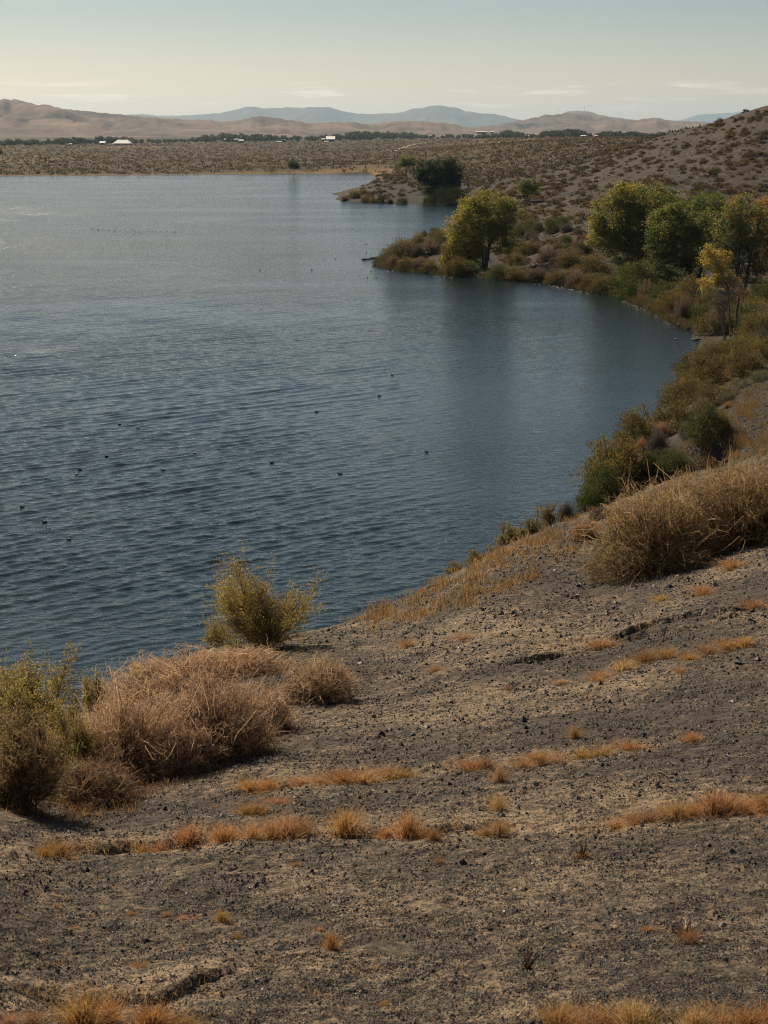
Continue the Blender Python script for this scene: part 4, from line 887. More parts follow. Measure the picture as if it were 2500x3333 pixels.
def branch_tangle(px, py, w, h, yy, label, nb=34, r=.013, seed=5, up=0.0):
    rng = np.random.default_rng(seed); ax, az = ray(px, py); c = np.array([float(ax)*yy, yy, CAM_Z+float(az)*yy])
    zg = float(lookup(GZM, c[0:1], c[1:2])[0]); W_, H_ = size_at(yy, w), size_at(yy, h); mb = MB()
    for i in range(nb):
        p = np.array([rng.uniform(-.25, .3)*W_, rng.uniform(-.25, .25)*W_, rng.uniform(0, .5)*H_]); d = unit(rng.normal(size=3)+np.array([0, -.2, .35])); pts = [p]
        L = rng.uniform(.25, .75)*W_; ax_ = unit(rng.normal(size=3)); cu = rng.uniform(.08, .35)
        for k in range(9):
            d = unit(d+np.cross(ax_, d)*cu+rng.normal(size=3)*.10); p = p+d*L/9; p[2] = max(p[2], .02); pts.append(p)
        t = np.array((0.66, .50, .35))*rng.uniform(.55, 1.25); tube(mb, pts, r*rng.uniform(.6, 1.3), r*.3, t, 5)
        if rng.random() < .7:
            s = int(rng.integers(3, 8)); q = pts[s]; tube(mb, [q, q+unit(rng.normal(size=3))*L*.15, q+unit(rng.normal(size=3))*L*.25], r*.5, r*.2, t, 4)
    o = link('dead_branches', mb.mesh('dead_branches', True), M_BARK, None, (c[0], c[1], zg+up)); return tag(o, label, 'branches')
branch_tangle(1485, 1180, 120, 150, near_y(1485, 1200), 'tangle of bleached bare branches caught on the large dry bush', 46, .016, 5, .5)
branch_tangle(240, 1560, 150, 130, 16.9, 'few pale bare branches sticking out of the pinkish tumbleweed', 9, .008, 6)
branch_tangle(330, 1500, 60, 110, 18.3, 'pale curved dead branches poking up from the top of the dry heap', 5, .009, 8)

# ------------------------------------------------------------------ dry grass tufts on the near slope
TUFT = []
for i in range(6):
    r_ = np.random.default_rng(500+i); mb = MB(); nb = 420
    a = r_.uniform(0, 6.28, nb); rr = np.abs(r_.normal(size=nb))*.24; b = np.stack([np.cos(a)*rr, np.sin(a)*rr, -.03+0*a], 1)
    ln = r_.uniform(.35, 1.0, nb)*(1.05-.6*rr); k = np.linspace(0, 1, 5)
    lean = np.stack([np.cos(a), np.sin(a), 0*a], 1)*(rr*.8)[:, None]+r_.normal(size=(nb, 3))*np.array([.18, .18, 0])
    P = b[:, None]+np.array([0, 0, 1.0])*(ln[:, None]*k)[..., None]+lean[:, None]*(k**1.6)[None, :, None]
    ribbons(mb, P, .016, pal(((0.26, .135, .048), (0.48, .26, .095), (0.62, .38, .17)), r_.random(nb)), r_, .4)
    q = r_.integers(0, nb, 900); kk = r_.integers(2, 5, 900)      # seed heads
    leaves(mb, P[q, kk]+r_.normal(size=(900, 3))*.02, r_.normal(size=(900, 3))+np.array([0, 0, .8]), .045, .018, pal(((0.38, .19, .07), (0.58, .33, .13)), r_.random(900)), r_)
    TUFT.append(mb.mesh('grass_tuft'))
tufts = [(645,1693,50,22),(690,1691,46,26),(740,1690,64,34),(785,1688,60,36),(830,1684,62,36),(872,1680,52,30),(540,1706,50,30),(580,1702,44,24),(560,1704,40,20),
    (1018,1662,56,28),(1048,1660,44,30),(1078,1688,36,42),(1128,1656,40,28),(1160,1651,46,38),(1205,1644,54,18),(1300,1628,60,20),(1360,1619,62,24),(1260,1634,50,16),
    (532,1757,46,30),(556,1755,44,26),(600,1736,50,20),(486,1816,62,58),(545,1812,48,44),(585,1808,62,58),(620,1804,66,60),(655,1800,44,40),(742,1796,74,62),(880,1806,52,62),(915,1810,50,40),(935,1812,36,26),(1075,1748,38,48),(1078,1802,52,46),(1048,1804,40,22),
    (405,1812,56,34),(350,1836,56,32),(310,1838,50,22),(128,1845,64,34),(96,1849,40,24),(835,1802,44,20),
    (1370,1778,60,26),(1400,1772,56,30),(1460,1766,66,48),(1498,1760,40,34),(1540,1757,66,66),(1570,1754,50,56),(1605,1753,60,38),(1645,1753,46,54),(1335,1786,56,16),(1430,1770,44,26),
    (1240,1592,26,32),(1495,1601,38,26),(481,1989,28,34),(715,2050,34,54),(285,1976,20,14),(360,1979,18,18),(396,1986,18,16),(425,1985,12,12),(162,2006,18,12),(513,2026,24,16),
    (180,2212,90,80),(235,2208,70,70),(330,2214,84,62),(400,2218,60,40),(1205,2216,66,62),(1250,2216,60,50),(1300,2218,70,62),(1365,2220,76,78),(1500,2216,76,50),(1560,2214,70,36),(1620,2212,80,46),(70,2210,70,34),(20,2214,50,34),(1662,2204,50,56),
    (1345,1446,56,24),(1395,1428,56,22),(1440,1420,46,26),(1300,1462,50,16),(1530,1412,60,20),(1575,1402,62,28),(1608,1396,40,22),(1490,1424,40,14),(1300,1396,56,20),(1585,1226,60,22),(1520,1284,40,22),(1630,1312,50,20),(1210,1476,28,14),(1430,1296,36,14),
    (1290,1470,40,14),(950,1862,24,12),(1470,1450,30,12),(1100,1490,26,12),(940,1450,36,14),(1000,1380,40,16),(880,1395,40,16),(1260,1850,26,16),(1490,2030,44,26),(1400,2010,30,14),(300,2090,40,14),(120,1960,20,10),(690,2010,16,14),(830,2170,30,14),(640,1870,18,12)]
hh = hit([t[0] for t in tufts], [t[1] for t in tufts], GZM); rt = np.random.default_rng(60)
rowsof = [('in the row under the tumbleweeds', lambda x, y: 1600 < y < 1712), ('along the middle ledge', lambda x, y: 1730 < y < 1860 and x < 1150), ('on the ledge by the right edge', lambda x, y: 1730 < y < 1800 and x >= 1150),
          ('along the bottom of the slope', lambda x, y: y > 2190), ('on the upper slope near the cracks', lambda x, y: y < 1500)]
for i, (t, p) in enumerate(zip(tufts, hh)):
    if not np.isfinite(p[0]): continue
    w, h = size_at(p[1], t[2])*1.3, size_at(p[1], t[3])*1.05
    wh = next((s for s, f in rowsof if f(t[0], t[1])), None)
    lab = {481: 'small upright orange grass tuft alone on dark gravel, left of the taller one', 715: 'tall narrow orange grass tuft alone on dark gravel', 1240: 'small lone orange tuft on open gravel above the grass rows', 1078: None}.get(t[0]) if t[1] > 1560 and t[1] != 1745 else None
    if lab is None and t[0] == 1075: lab = 'upright orange tuft standing between two others, one above and one below'
    if lab is None and t[0] == 742: lab = 'rounded full orange tuft, clear of its neighbours on the middle ledge'
    if lab is None: lab = 'orange brown dry grass tuft '+(wh or 'scattered singly on the gravel')
    o = link('grass_tuft', TUFT[i % 6], M_STRAW, None, (p[0], p[1], p[2]-.01)); o.scale = (w*rt.uniform(.9, 1.15), w*.8, h*rt.uniform(.8, 1.1)); o.rotation_euler = (0, 0, rt.uniform(0, 6.28))
    c = rt.uniform(.85, 1.15); q_ = rt.random(); e_ = (1.12, 1.25, 1.45) if q_ < .22 else (.72, .74, .80) if q_ < .36 else (1, 1, 1); o.color = (c*e_[0], c*e_[1]*rt.uniform(.92, 1.1), c*e_[2]*rt.uniform(.8, 1.3), 1)
    tag(o, lab, 'grass tuft', 'dry grass tufts '+(wh or 'scattered on the gravel'))
def fine_grass(name, P, hgt, cols, rng, blades=14, spread=.10, wd=.012):
    mb = MB(); n_ = len(P); idx = np.repeat(np.arange(n_), blades); H_ = hgt[idx]*rng.uniform(.5, 1.1, len(idx))
    b = P[idx]+rng.normal(size=(len(idx), 3))*np.array([spread, spread, 0]); k = np.linspace(0, 1, 4)
    lean = rng.normal(size=(len(idx), 3))*np.array([.35, .35, 0])*H_[:, None]
    Q = b[:, None]+np.array([0, 0, 1.0])*(H_[:, None]*k)[..., None]+lean[:, None]*(k**1.5)[None, :, None]
    ribbons(mb, Q, wd, pal(cols, np.clip(rng.random(n_)[idx]*.6+.4*rng.random(len(idx)), 0, 1)), rng, .4)
    return tag(link(name, mb.mesh(name), M_STRAW), kind='stuff')
YN = np.exp(np.linspace(math.log(6.5), math.log(140), 700))
def hit_many(px, py, ys=YN):
    out = []
    for s in range(0, len(px), 3000):
        ax, az = ray(px[s:s+3000], py[s:s+3000]); Y = np.broadcast_to(ys, (len(ax), len(ys))); z = CAM_Z+az[:, None]*ys
        d = z-np.maximum(lookup(GZ, ax[:, None]*ys, Y), -1.0); i = np.argmax(d <= 0, axis=1); ok = (d <= 0).any(1) & (i > 0); r = np.arange(len(ax)); j = np.maximum(i-1, 0)
        y = ys[j]+(ys[i]-ys[j])*d[r, j]/np.maximum(d[r, j]-d[r, i], 1e-9)
        out.append(np.stack([ax*y, y, CAM_Z+az*y], 1)[ok])
    return np.concatenate(out)
rn = np.random.default_rng(70)
def area(poly, nn, mask=None):
    P = np.array(poly, float); px = rn.uniform(P[:, 0].min(), P[:, 0].max(), nn); py = rn.uniform(P[:, 1].min(), P[:, 1].max(), nn); ok = in_poly(px, py, poly)
    if mask is not None: ok &= rn.random(nn) < mask(px, py)
    h = hit_many(px[ok], py[ok]); return h[(lookup(GZ, h[:, 0], h[:, 1]) > .15) & (h[:, 1] < 135)]
OR = ((0.22, .13, .052), (0.42, .25, .095), (0.58, .38, .18))
h = area([(740,1330),(850,1280),(1000,1230),(1150,1150),(1290,1100),(1300,1180),(1180,1230),(1050,1300),(900,1350),(780,1375)], 5200, lambda x, y: np.clip(.15+1.1*fbm(x/50, y/22, 94, 2)+.5*np.exp(-np.abs((1330-(x-740)*.4)-y)/25.), 0, 1))
fine_grass('crest_grass', h, rn.uniform(.08, .22, len(h)), tuple(tuple(np.array(c)*.78) for c in OR), rn, 12, .12, .014)
h = area([(1380,1040),(1500,1005),(1659,975),(1659,1150),(1560,1100),(1400,1080)], 1000, lambda x, y: np.clip(.35+.9*fbm(x/50, y/25, 96, 2), 0, 1))
fine_grass('ridge_grass', h, rn.uniform(.10, .26, len(h)), tuple(tuple(np.array(c)*.62) for c in OR), rn, 14, .16, .018)
h = area([(1430,1000),(1659,810),(1659,985),(1500,1010)], 4200, lambda x, y: np.clip(.25+1.3*fbm((x+y)/60, (y-x*.6)/22, 99, 2), 0, 1))
fine_grass('slope_grass', h, rn.uniform(.12, .35, len(h)), ((0.13, .085, .038), (0.22, .14, .058), (0.33, .19, .078)), rn, 14, .25, .025)
h = area([(0,1760),(0,1420),(600,1390),(700,1420),(620,1600),(420,1680),(200,1790)], 1500)
fine_grass('bush_litter', h, rn.uniform(.04, .14, len(h)), ((0.12, .07, .035), (0.26, .14, .06), (0.36, .2, .09)), rn, 10, .10, .008)
led = []
for pl in ledges:                                                     # thin grass caught along each ledge
    for a, b in zip(pl[:-1], pl[1:]):
        for q in range(int(abs(b[0]-a[0])/7)):
            t = rn.random(); led.append((a[0]+(b[0]-a[0])*t, a[1]+(b[1]-a[1])*t+rn.normal()*5))
led = np.array(led); led = led[rn.random(len(led)) < np.clip(.15+1.2*fbm(led[:, 0]/40, led[:, 1]/40, 98, 2), .04, 1)]
h = hit_many(led[:, 0], led[:, 1]); fine_grass('ledge_grass', h, rn.uniform(.03, .10, len(h)), OR, rn, 14, .05, .006)
h = area([(0,1800),(300,1700),(700,1520),(1100,1300),(1300,1230),(1659,1180),(2000,1000),(2000,2240),(-300,2240),(-300,1850)], 1500, lambda x, y: np.clip(.2+1.2*fbm(x/120, y/70, 103, 3), 0, 1))
fine_grass('scattered_grass', h, rn.uniform(.02, .06, len(h)), OR, rn, 8, .03, .005)
# shore grass below the trees
sg = []
for a, b in zip(shore_px[8:-3], shore_px[9:-2]):
    for q in range(60):
        t = rn.random(); sg.append((a[0]+(b[0]-a[0])*t+rn.normal()*2, a[1]+(b[1]-a[1])*t-abs(rn.normal())*4-1))
sg = np.array(sg); h = hit(sg[:, 0], sg[:, 1], GZM); h = h[(h[:, 2] > .03) & (h[:, 1] < 400)]
fine_grass('shore_grass', h, rn.uniform(.3, .8, len(h)), ((0.045, .045, .016), (0.085, .072, .028), (0.17, .11, .042)), rn, 22, .6, .06)

# ------------------------------------------------------------------ gravel and rocks
OV = np.array([(1,0,0),(-1,0,0),(0,1,0),(0,-1,0),(0,0,1),(0,0,-1)], float)
OF = np.array([(0,2,4),(2,1,4),(1,3,4),(3,0,4),(2,0,5),(1,2,5),(3,1,5),(0,3,5)])
def gravel(name, P, size, tint, rng):
    n_ = len(P); V = OV[None]*rng.uniform(.6, 1.25, (n_, 6, 1))+rng.normal(size=(n_, 6, 3))*.16
    a = rng.uniform(0, 6.28, n_); c, s = np.cos(a), np.sin(a)
    V = np.stack([V[..., 0]*c[:, None]-V[..., 1]*s[:, None], V[..., 0]*s[:, None]+V[..., 1]*c[:, None], V[..., 2]*.75], -1)
    V = V*size[:, None, None]+P[:, None]+np.array([0, 0, .25])*size[:, None, None]
    F = OF[None]+np.arange(n_)[:, None, None]*6
    return tag(link(name, build_mesh(name, V.reshape(-1, 3), F.reshape(-1, 3), np.repeat(tint, 6, axis=0)), M_BARK), kind='stuff')
rv = np.random.default_rng(80); near_poly = [(-330,1900),(200,1720),(420,1620),(560,1480),(640,1390),(760,1330),(1000,1240),(1200,1130),(1300,1110),(1659,990),(2000,880),(2000,2260),(-330,2260)]
def gmask(x, y): return np.clip(.66+.7*fbm(x/110, y/45, 104, 3)+.3*fbm(x/20, y/9, 108, 2), .12, 1)
rn = rv; h = area(near_poly, 430000, gmask)
sz = h[:, 1]/FOC*K*rv.lognormal(0, .52, len(h))*1.45
tt = pal(((0.020, .020, .020), (0.045, .042, .040), (0.085, .075, .065)), rv.random(len(h))); pl_ = rv.random(len(h)); tt[pl_ > .93] = (0.24, .18, .12); tt[pl_ > .992] = (0.5, .44, .37)
gravel('gravel', h, np.clip(sz, .006, .09), tt, rv); print('gravel', len(h))
h = area([(1430,1000),(1659,800),(1659,985),(1500,1010)], 3000); gravel('slope_gravel', h, rv.uniform(.03, .08, len(h)), pal(((0.03, .03, .03), (0.07, .065, .06)), rv.random(len(h))), rv)
def rock_mesh(seed, sub=2, flat=.7, rough=.35):
    import bmesh
    bm = bmesh.new(); bmesh.ops.create_icosphere(bm, subdivisions=sub, radius=1.0); r_ = np.random.default_rng(seed); o = r_.uniform(0, 50, 3)
    pl = [(Vector(unit(r_.normal(size=3))), r_.uniform(.55, .85)) for _ in range(7)]
    for v in bm.verts:
        c = v.co.copy()
        for n_, d in pl:
            e = c.dot(n_)-d
            if e > 0: c -= n_*e
        k = 1+rough*.4*float(perlin(np.array([c.x*2+o[0]]), np.array([c.y*2+c.z*1.3+o[1]]), 110)[0]); v.co = Vector((c.x*k, c.y*k, c.z*k*flat))
    me = bpy.data.meshes.new('rock'); bm.to_mesh(me); bm.free(); return me
ROCK = [rock_mesh(600+i) for i in range(6)]
rk = [(1120,1745,10),(1345,2052,11),(1165,1712,8),(860,1742,8),(1240,1668,9),(1372,1852,9),(540,2000,8),(1110,1960,9),(240,2000,8),(415,1868,8),(1085,1530,9),(1182,1415,9),(1560,1335,9),(1205,1385,8),(1560,1442,12),(1230,1260,8),(660,1742,7),(480,1920,7),(120,2060,8),(500,2150,11),(1280,2080,9),(1390,2060,8),(330,1788,10),(310,1795,7),(1500,1700,8),(1330,1640,9),(1530,1850,8),(980,2090,8),(1440,1560,8),(1100,1862,9),(890,2010,8)]
while len(rk) < 80:
    x, y = rv.uniform(20, 1640), rv.uniform(1250, 2200)
    if in_poly(np.array([x]), np.array([y]), [(p[0], p[1]+25) for p in near_poly])[0] and y > 1850-x*.45: rk.append((x, y, rv.uniform(3.0, 6.0)))
hk = hit([r[0] for r in rk], [r[1] for r in rk], GZM)
for i, (r, p) in enumerate(zip(rk, hk)):
    s = size_at(p[1], r[2])*.50; o = link('cinder_rock', ROCK[i % 6], M_ROCK, None, (p[0], p[1], p[2]+.15*s)); o.scale = (s*rv.uniform(.8, 1.3), s*rv.uniform(.8, 1.2), s*rv.uniform(.8, 1.1)); o.rotation_euler = (rv.uniform(-.3, .3), rv.uniform(-.3, .3), rv.uniform(0, 6.28))
    tag(o, 'small black cinder rock lying on the tan gravel slope', 'rock', 'black cinder rocks on the near slope')
big = [(1458,700,14,9,'wet dark boulder at the left end of the pale shore boulders'), (1472,704,22,15,'rounded pale boulder, highest of the shore group'), (1490,712,20,14,'pale boulder in the middle of the shore group'), (1502,714,22,15,'square pale boulder right in the shore group'),
       (1484,706,16,8,'flat pale boulder touching the shrubs'), (1514,720,18,9,'low boulder at the right end of the shore group'), (1505,735,26,8,'flat boulder awash just off the shore group'), (1462,734,12,5,'small stone awash left of the flat boulder'),
       (790,561,18,6,'long low dark rock, outermost off the tip of the spit'), (806,559,22,8,'dark rock second from the end of the spit'), (822,557,22,9,'dark rock nearest the pale shrub on the spit'), (815,574,20,9,'dark rock at the lower point of the spit'), (832,575,24,10,'dark rock under the orange brown shrub on the spit'), (783,561,6,4,'tiny dark stone at the very end of the spit')]
for i, (px, py, w, h_, lab) in enumerate(big):
    x, y = onwater(px, py); s = size_at(y, w)*.55; sh = size_at(y, h_)*.6
    o = link('boulder', ROCK[(i*2+1) % 6], M_PALE if 1 <= i <= 5 else M_ROCK, None, (float(x), float(y)+.4, max(.0, float(lookup(GZM, x, y)))+sh*.25)); o.scale = (s, s*.8, sh); o.rotation_euler = (0, 0, rv.uniform(0, 6.28)*.2)
    tag(o, lab, 'boulder', 'boulders at the cove shore' if i < 8 else 'rocks off the spit')
p = hit([917], [553], GZM)[0]; root = empty('stone_heap', p, 'low heap of dark stones with two pale slabs on the spit', 'stone heap')
for i, (dx, dy, dz, s, pale) in enumerate([(-.75,0,.2,.34,0), (-.3,-.1,.25,.38,0), (.55,.1,.45,.55,0), (.95,0,.25,.4,0), (.1,.2,.3,.45,0), (-.15,-.35,.45,.34,1), (.2,-.35,.3,.28,1), (-.5,.1,.5,.25,1)]):
    o = link('stone', ROCK[i % 6], M_PALE if pale else M_ROCK, root, (dx, dy, dz)); o.scale = (s, s, s*.9); o.rotation_euler = (0, 0, i*1.3)

# ------------------------------------------------------------------ sticks and dead weeds lying on the slope
sticks = [(1115,1272,36,0.2),(1190,1268,24,-.2),(760,2068,80,.35),(1540,1850,70,.3),(1340,1765,60,.2),(1000,1790,26,.9),(800,1655,10,1.2),(1140,2075,40,1.3),(1130,2190,70,1.1),(1400,2200,60,.8),(820,1900,70,.25),(990,1800,24,-.8),(1610,1640,30,-.9),(1560,1745,26,1.4),(1320,1790,60,.4),(1480,2006,40,1.2),(640,1790,40,1.35),(120,2200,50,.8),(1515,1430,40,.2),(1100,1810,50,.5)]
hs = hit([s[0] for s in sticks], [s[1] for s in sticks], GZM); rr_ = np.random.default_rng(90)
for s, p in zip(sticks, hs):
    L = size_at(p[1], s[2]); k = np.linspace(-.5, .5, 8)[:, None]; a = s[3]
    pts = np.concatenate([k*L*math.cos(a), k*L*math.sin(a)*1.6, .02+.05*L*np.abs(np.sin(k*3+rr_.uniform(0, 3)))+.12*L*(math.sin(a)**2)*(k+.5)], 1)+rr_.normal(size=(8, 3))*L*.025
    pts[:, 2] += lookup(GZ, pts[:, 0]+p[0], pts[:, 1]+p[1])-p[2]
    mb = MB(); tube(mb, pts, .0045+.004*L, .003, np.array((.46, .34, .22))*rr_.uniform(.6, 1.2), 5)
    if L > .2: tube(mb, [pts[3], pts[3]+np.array([.1*L, .12*L, .05*L]), pts[3]+np.array([.16*L, .25*L, .06*L])], .004, .002, (.40, .30, .2), 4)
    tag(link('dry_stick', mb.mesh('dry_stick', True), M_BARK, None, tuple(p)), 'thin pale dry stick lying on the gravel slope', 'stick', 'dry sticks on the near slope')
for i, (px, py, w, h_, lab) in enumerate([(1140,2092,60,80,'thin dark dead weed with an orange tuft at its foot, below the right ledge'), (1480,2020,74,66,'spreading dark dead weed near the lower right edge'), (1258,1850,44,46,'thin reddish dead weed under the right ledge'), (420,1816,56,36,'black arching dead weed at the end of the middle ledge')]):
    big_bush('wispy', 'dead_weed', lab, 'weed', px, py, w, h_, seed=700+i, nst=120, wd=.006, colors=((0.05, .025, .015), (0.12, .055, .03)), curl=.5, depth=2, base=(.05, .03, .02))

# ------------------------------------------------------------------ water birds
def bird_mesh():
    ring = 10; prof = [(-.20,.085,.004,.004), (-.17,.075,.03,.022), (-.10,.06,.072,.058), (0,.055,.09,.075), (.09,.06,.078,.07), (.135,.085,.05,.055), (.155,.12,.034,.036), (.168,.155,.028,.028), (.182,.185,.032,.033), (.205,.195,.028,.028), (.226,.19,.012,.014)]
    v = []
    for x, z, ry, rz in prof:
        for a in np.linspace(0, 2*np.pi, ring, endpoint=False): v.append((x, ry*math.cos(a), z+rz*math.sin(a)))
    i = np.arange(len(prof)-1)[:, None]*ring; j = np.arange(ring)[None]; j2 = (j+1) % ring
    return build_mesh('water_bird', v, np.stack([i+j, i+j2, i+ring+j2, i+ring+j], -1).reshape(-1, 4), None, True)
BM = bird_mesh(); bl = MB(); tube(bl, [(.218,0,.192), (.238,0,.188), (.262,0,.18)], .011, .002, (1, 1, 1), 6); BL = bl.mesh('bill', True)
near_b = [(389,1382),(450,1395),(347,1486),(260,1530),(250,1545),(531,1531),(72,1652),(145,1700),(158,1722),(224,1757),(1031,1341),(1235,1289),(634,1476),(885,1507),(1107,1543),(1277,1221),(1389,1472)]
mid_b = [(1193,796),(1192,821),(1208,883),(1196,903),(1225,904),(1056,843),(1091,842),(1015,878),(846,879)]
far_b = [(95,68),(105,122),(112,30),(320,75),(333,86),(353,87),(388,88),(402,86),(401,99),(443,94),(482,104),(510,99),(569,87),(585,82),(571,110),(600,117),(645,98),(684,84),(706,108),(770,97),(796,114),(784,140),(833,118),(839,95),(860,130),(876,110),(920,107),(943,92),(964,108),(983,102),(1018,111),(1079,112),(1139,113),(1207,117),(1225,114),(1297,98),(1419,94)]
blab = {(1031,1341): 'black water bird swimming alone in mid lake', (531,1531): 'black water bird alone, right of the scattered group', (634,1476): 'upright black water bird swimming apart', (1235,1289): 'black water bird nearest the bay shrubs', (72,1652): 'black water bird, leftmost on the near water', (145,1700): 'black water bird with a glinting wake, upper of a pair', (158,1722): 'black water bird, lower of a pair'}
rb_ = np.random.default_rng(95)
for grp, lst, lab in (('water birds on the near water', near_b, 'small black water bird swimming on the near ripples'), ('water birds off the spit', mid_b, 'tiny black water bird swimming off the rocky spit'), ('far flock of water birds', [(200+a*.3014, 720+b*.3014) for a, b in far_b], 'tiny black dot of a water bird in the far flock')):
    for q in lst:
        x, y = onwater(q[0]/K, q[1]/K); o = link('water_bird', BM, M_BIRD, None, (float(x), float(y), -.035))
        s = .88 if grp.endswith('near water') else .85; o.scale = (s, s, s); o.rotation_euler = (0, 0, math.pi+rb_.normal()*.5 if rb_.random() < .8 else rb_.normal()*.5)
        tag(o, blab.get(q, lab), 'bird', grp)
        if grp.endswith('near water'): link('bill', BL, M_BILL, o)

# ------------------------------------------------------------------ far bank: trees and farm buildings
FT = []
for i in range(7):
    r_ = np.random.default_rng(800+i); fo, wd_ = MB(), MB(); nc = 34; wide = r_.uniform(.85, 1.25)
    d = sphere_dirs(nc, r_); cc = d*r_.uniform(.45, 1, nc)[:, None]*np.array([.42*wide, .42*wide, .40])+np.array([0, 0, .58]); idx = np.repeat(np.arange(nc), 22)
    P = cc[idx]+r_.normal(size=(len(idx), 3))*.055; P[:, 2] = np.maximum(P[:, 2], .04)
    leaves(fo, P, r_.normal(size=(len(idx), 3)), .10, .08, pal(((0.030, .042, .020), (0.058, .070, .028), (0.10, .098, .045)), np.clip(.5+.22*r_.normal(size=nc), 0, 1)[idx]), r_)
    tube(wd_, [(0,0,-.05), (.01,0,.2), (0,.01,.6)], .03, .012, (.08, .065, .05), 5)
    FT.append((fo.mesh('crown'), wd_.mesh('trunk', True)))
BASE = np.array([(-300,318),(0,316),(150,313.5),(265,312),(430,308.5),(600,306.5),(715,305),(880,301),(1030,300),(1300,296.5),(1450,296),(1900,296)])
def foot_y(px, dy=0.0):
    h = hit([px], [np.interp(px, BASE[:, 0], BASE[:, 1])+dy], GZM, 1200.)[0]
    return float(np.clip(h[1], 1500, 4200)) if np.isfinite(h[1]) else 3800.
def far_point(px, y):
    ax, _ = ray(px, 300); x = float(ax)*y; return x, y, float(lookup(GZM, np.array([x]), np.array([y]))[0])
topline = [(-60,306),(0,303),(40,301),(90,303),(140,298),(180,300),(230,297),(300,299),(380,303),(420,298),(470,290),(520,291),(600,293),(680,294),(730,292),(780,286),(840,285),(880,288),(910,292),(1000,291),(1060,289),(1090,283),(1130,288),(1230,282),(1300,286),(1380,286),(1440,287),(1540,284)]
tl = np.array(topline, float); rf = np.random.default_rng(88)
def far_tree(px, y, h_, lab, grp, col, wide=1.0):
    x, y, z = far_point(px, y); me, mw = FT[int(rf.integers(7))]
    o = link('far_tree', me, M_LEAF, None, (x, y, z)); o.scale = (h_*wide, h_*wide, h_); o.rotation_euler = (0, 0, rf.uniform(0, 6.28)); o.color = (*col, 1)
    tag(o, lab, 'tree', grp); link('trunk', mw, M_BARK, o)
# the solid belt behind, one mass of woodland
mb = MB(); 
for q in range(640):
    px = rf.uniform(-250, 1900); y = foot_y(px, -.4)*rf.uniform(1.02, 1.11); x, y, z = far_point(px, y); _, bz = ray(px, np.interp(px, tl[:, 0], tl[:, 1])+rf.uniform(-1, 6)); h_ = max(5., CAM_Z+float(bz)*y-z)
    me = FT[q % 7][0]; v = np.zeros(len(me.vertices)*3, np.float32); me.vertices.foreach_get('co', v); cl_ = np.zeros(len(me.vertices)*4, np.float32); me.attributes['tint'].data.foreach_get('color', cl_)
    s = rf.uniform(1.3, 2.0); mb.add(v.reshape(-1, 3)*np.array([h_*s, h_*s, h_*1.35])+np.array([x, y, z-.14*h_]), np.arange(len(me.vertices)).reshape(-1, 4), cl_.reshape(-1, 4)[:, :3]*rf.uniform(.8, 1.25))
tag(link('far_woodland', mb.mesh('far_woodland'), M_LEAF), kind='stuff')
for q in range(95):
    px = -20+q*17.6+rf.normal()*5; y = foot_y(px, rf.uniform(-.6, .8))
    if abs(px-265) < 24 or abs(px-712) < 18 or abs(px-222) < 10: y *= 1.1
    _, bz = ray(px, np.interp(px, tl[:, 0], tl[:, 1])+abs(rf.normal())*3.5+1.0); _, _, z = far_point(px, y); h_ = np.clip(CAM_Z+float(bz)*y-z, 5, 26)
    far_tree(px, y, h_, 'rounded green tree in the long tree line across the valley', 'trees of the far tree line', tuple(np.array([1, 1, 1])*rf.uniform(.75, 1.35)*np.array([rf.uniform(.9, 1.25), 1, .9])), rf.uniform(1.15, 1.7))
far_tree(285, foot_y(285, .6), 8, 'single golden orange tree left of the large white roof', None, (5.5, 2.6, .9), .9)
for o in (COL.objects[-2],): o['label'] = 'single golden orange tree among the far green trees'; 
if 'group' in o: del o['group']
def box(mb, x0, x1, y0, y1, z0, z1, t=(1, 1, 1)):
    v = [(x, y, z) for z in (z0, z1) for y in (y0, y1) for x in (x0, x1)]
    mb.add(v, np.array([(0, 2, 3, 1), (4, 5, 7, 6), (0, 1, 5, 4), (2, 6, 7, 3), (0, 4, 6, 2), (1, 3, 7, 5)]), t)
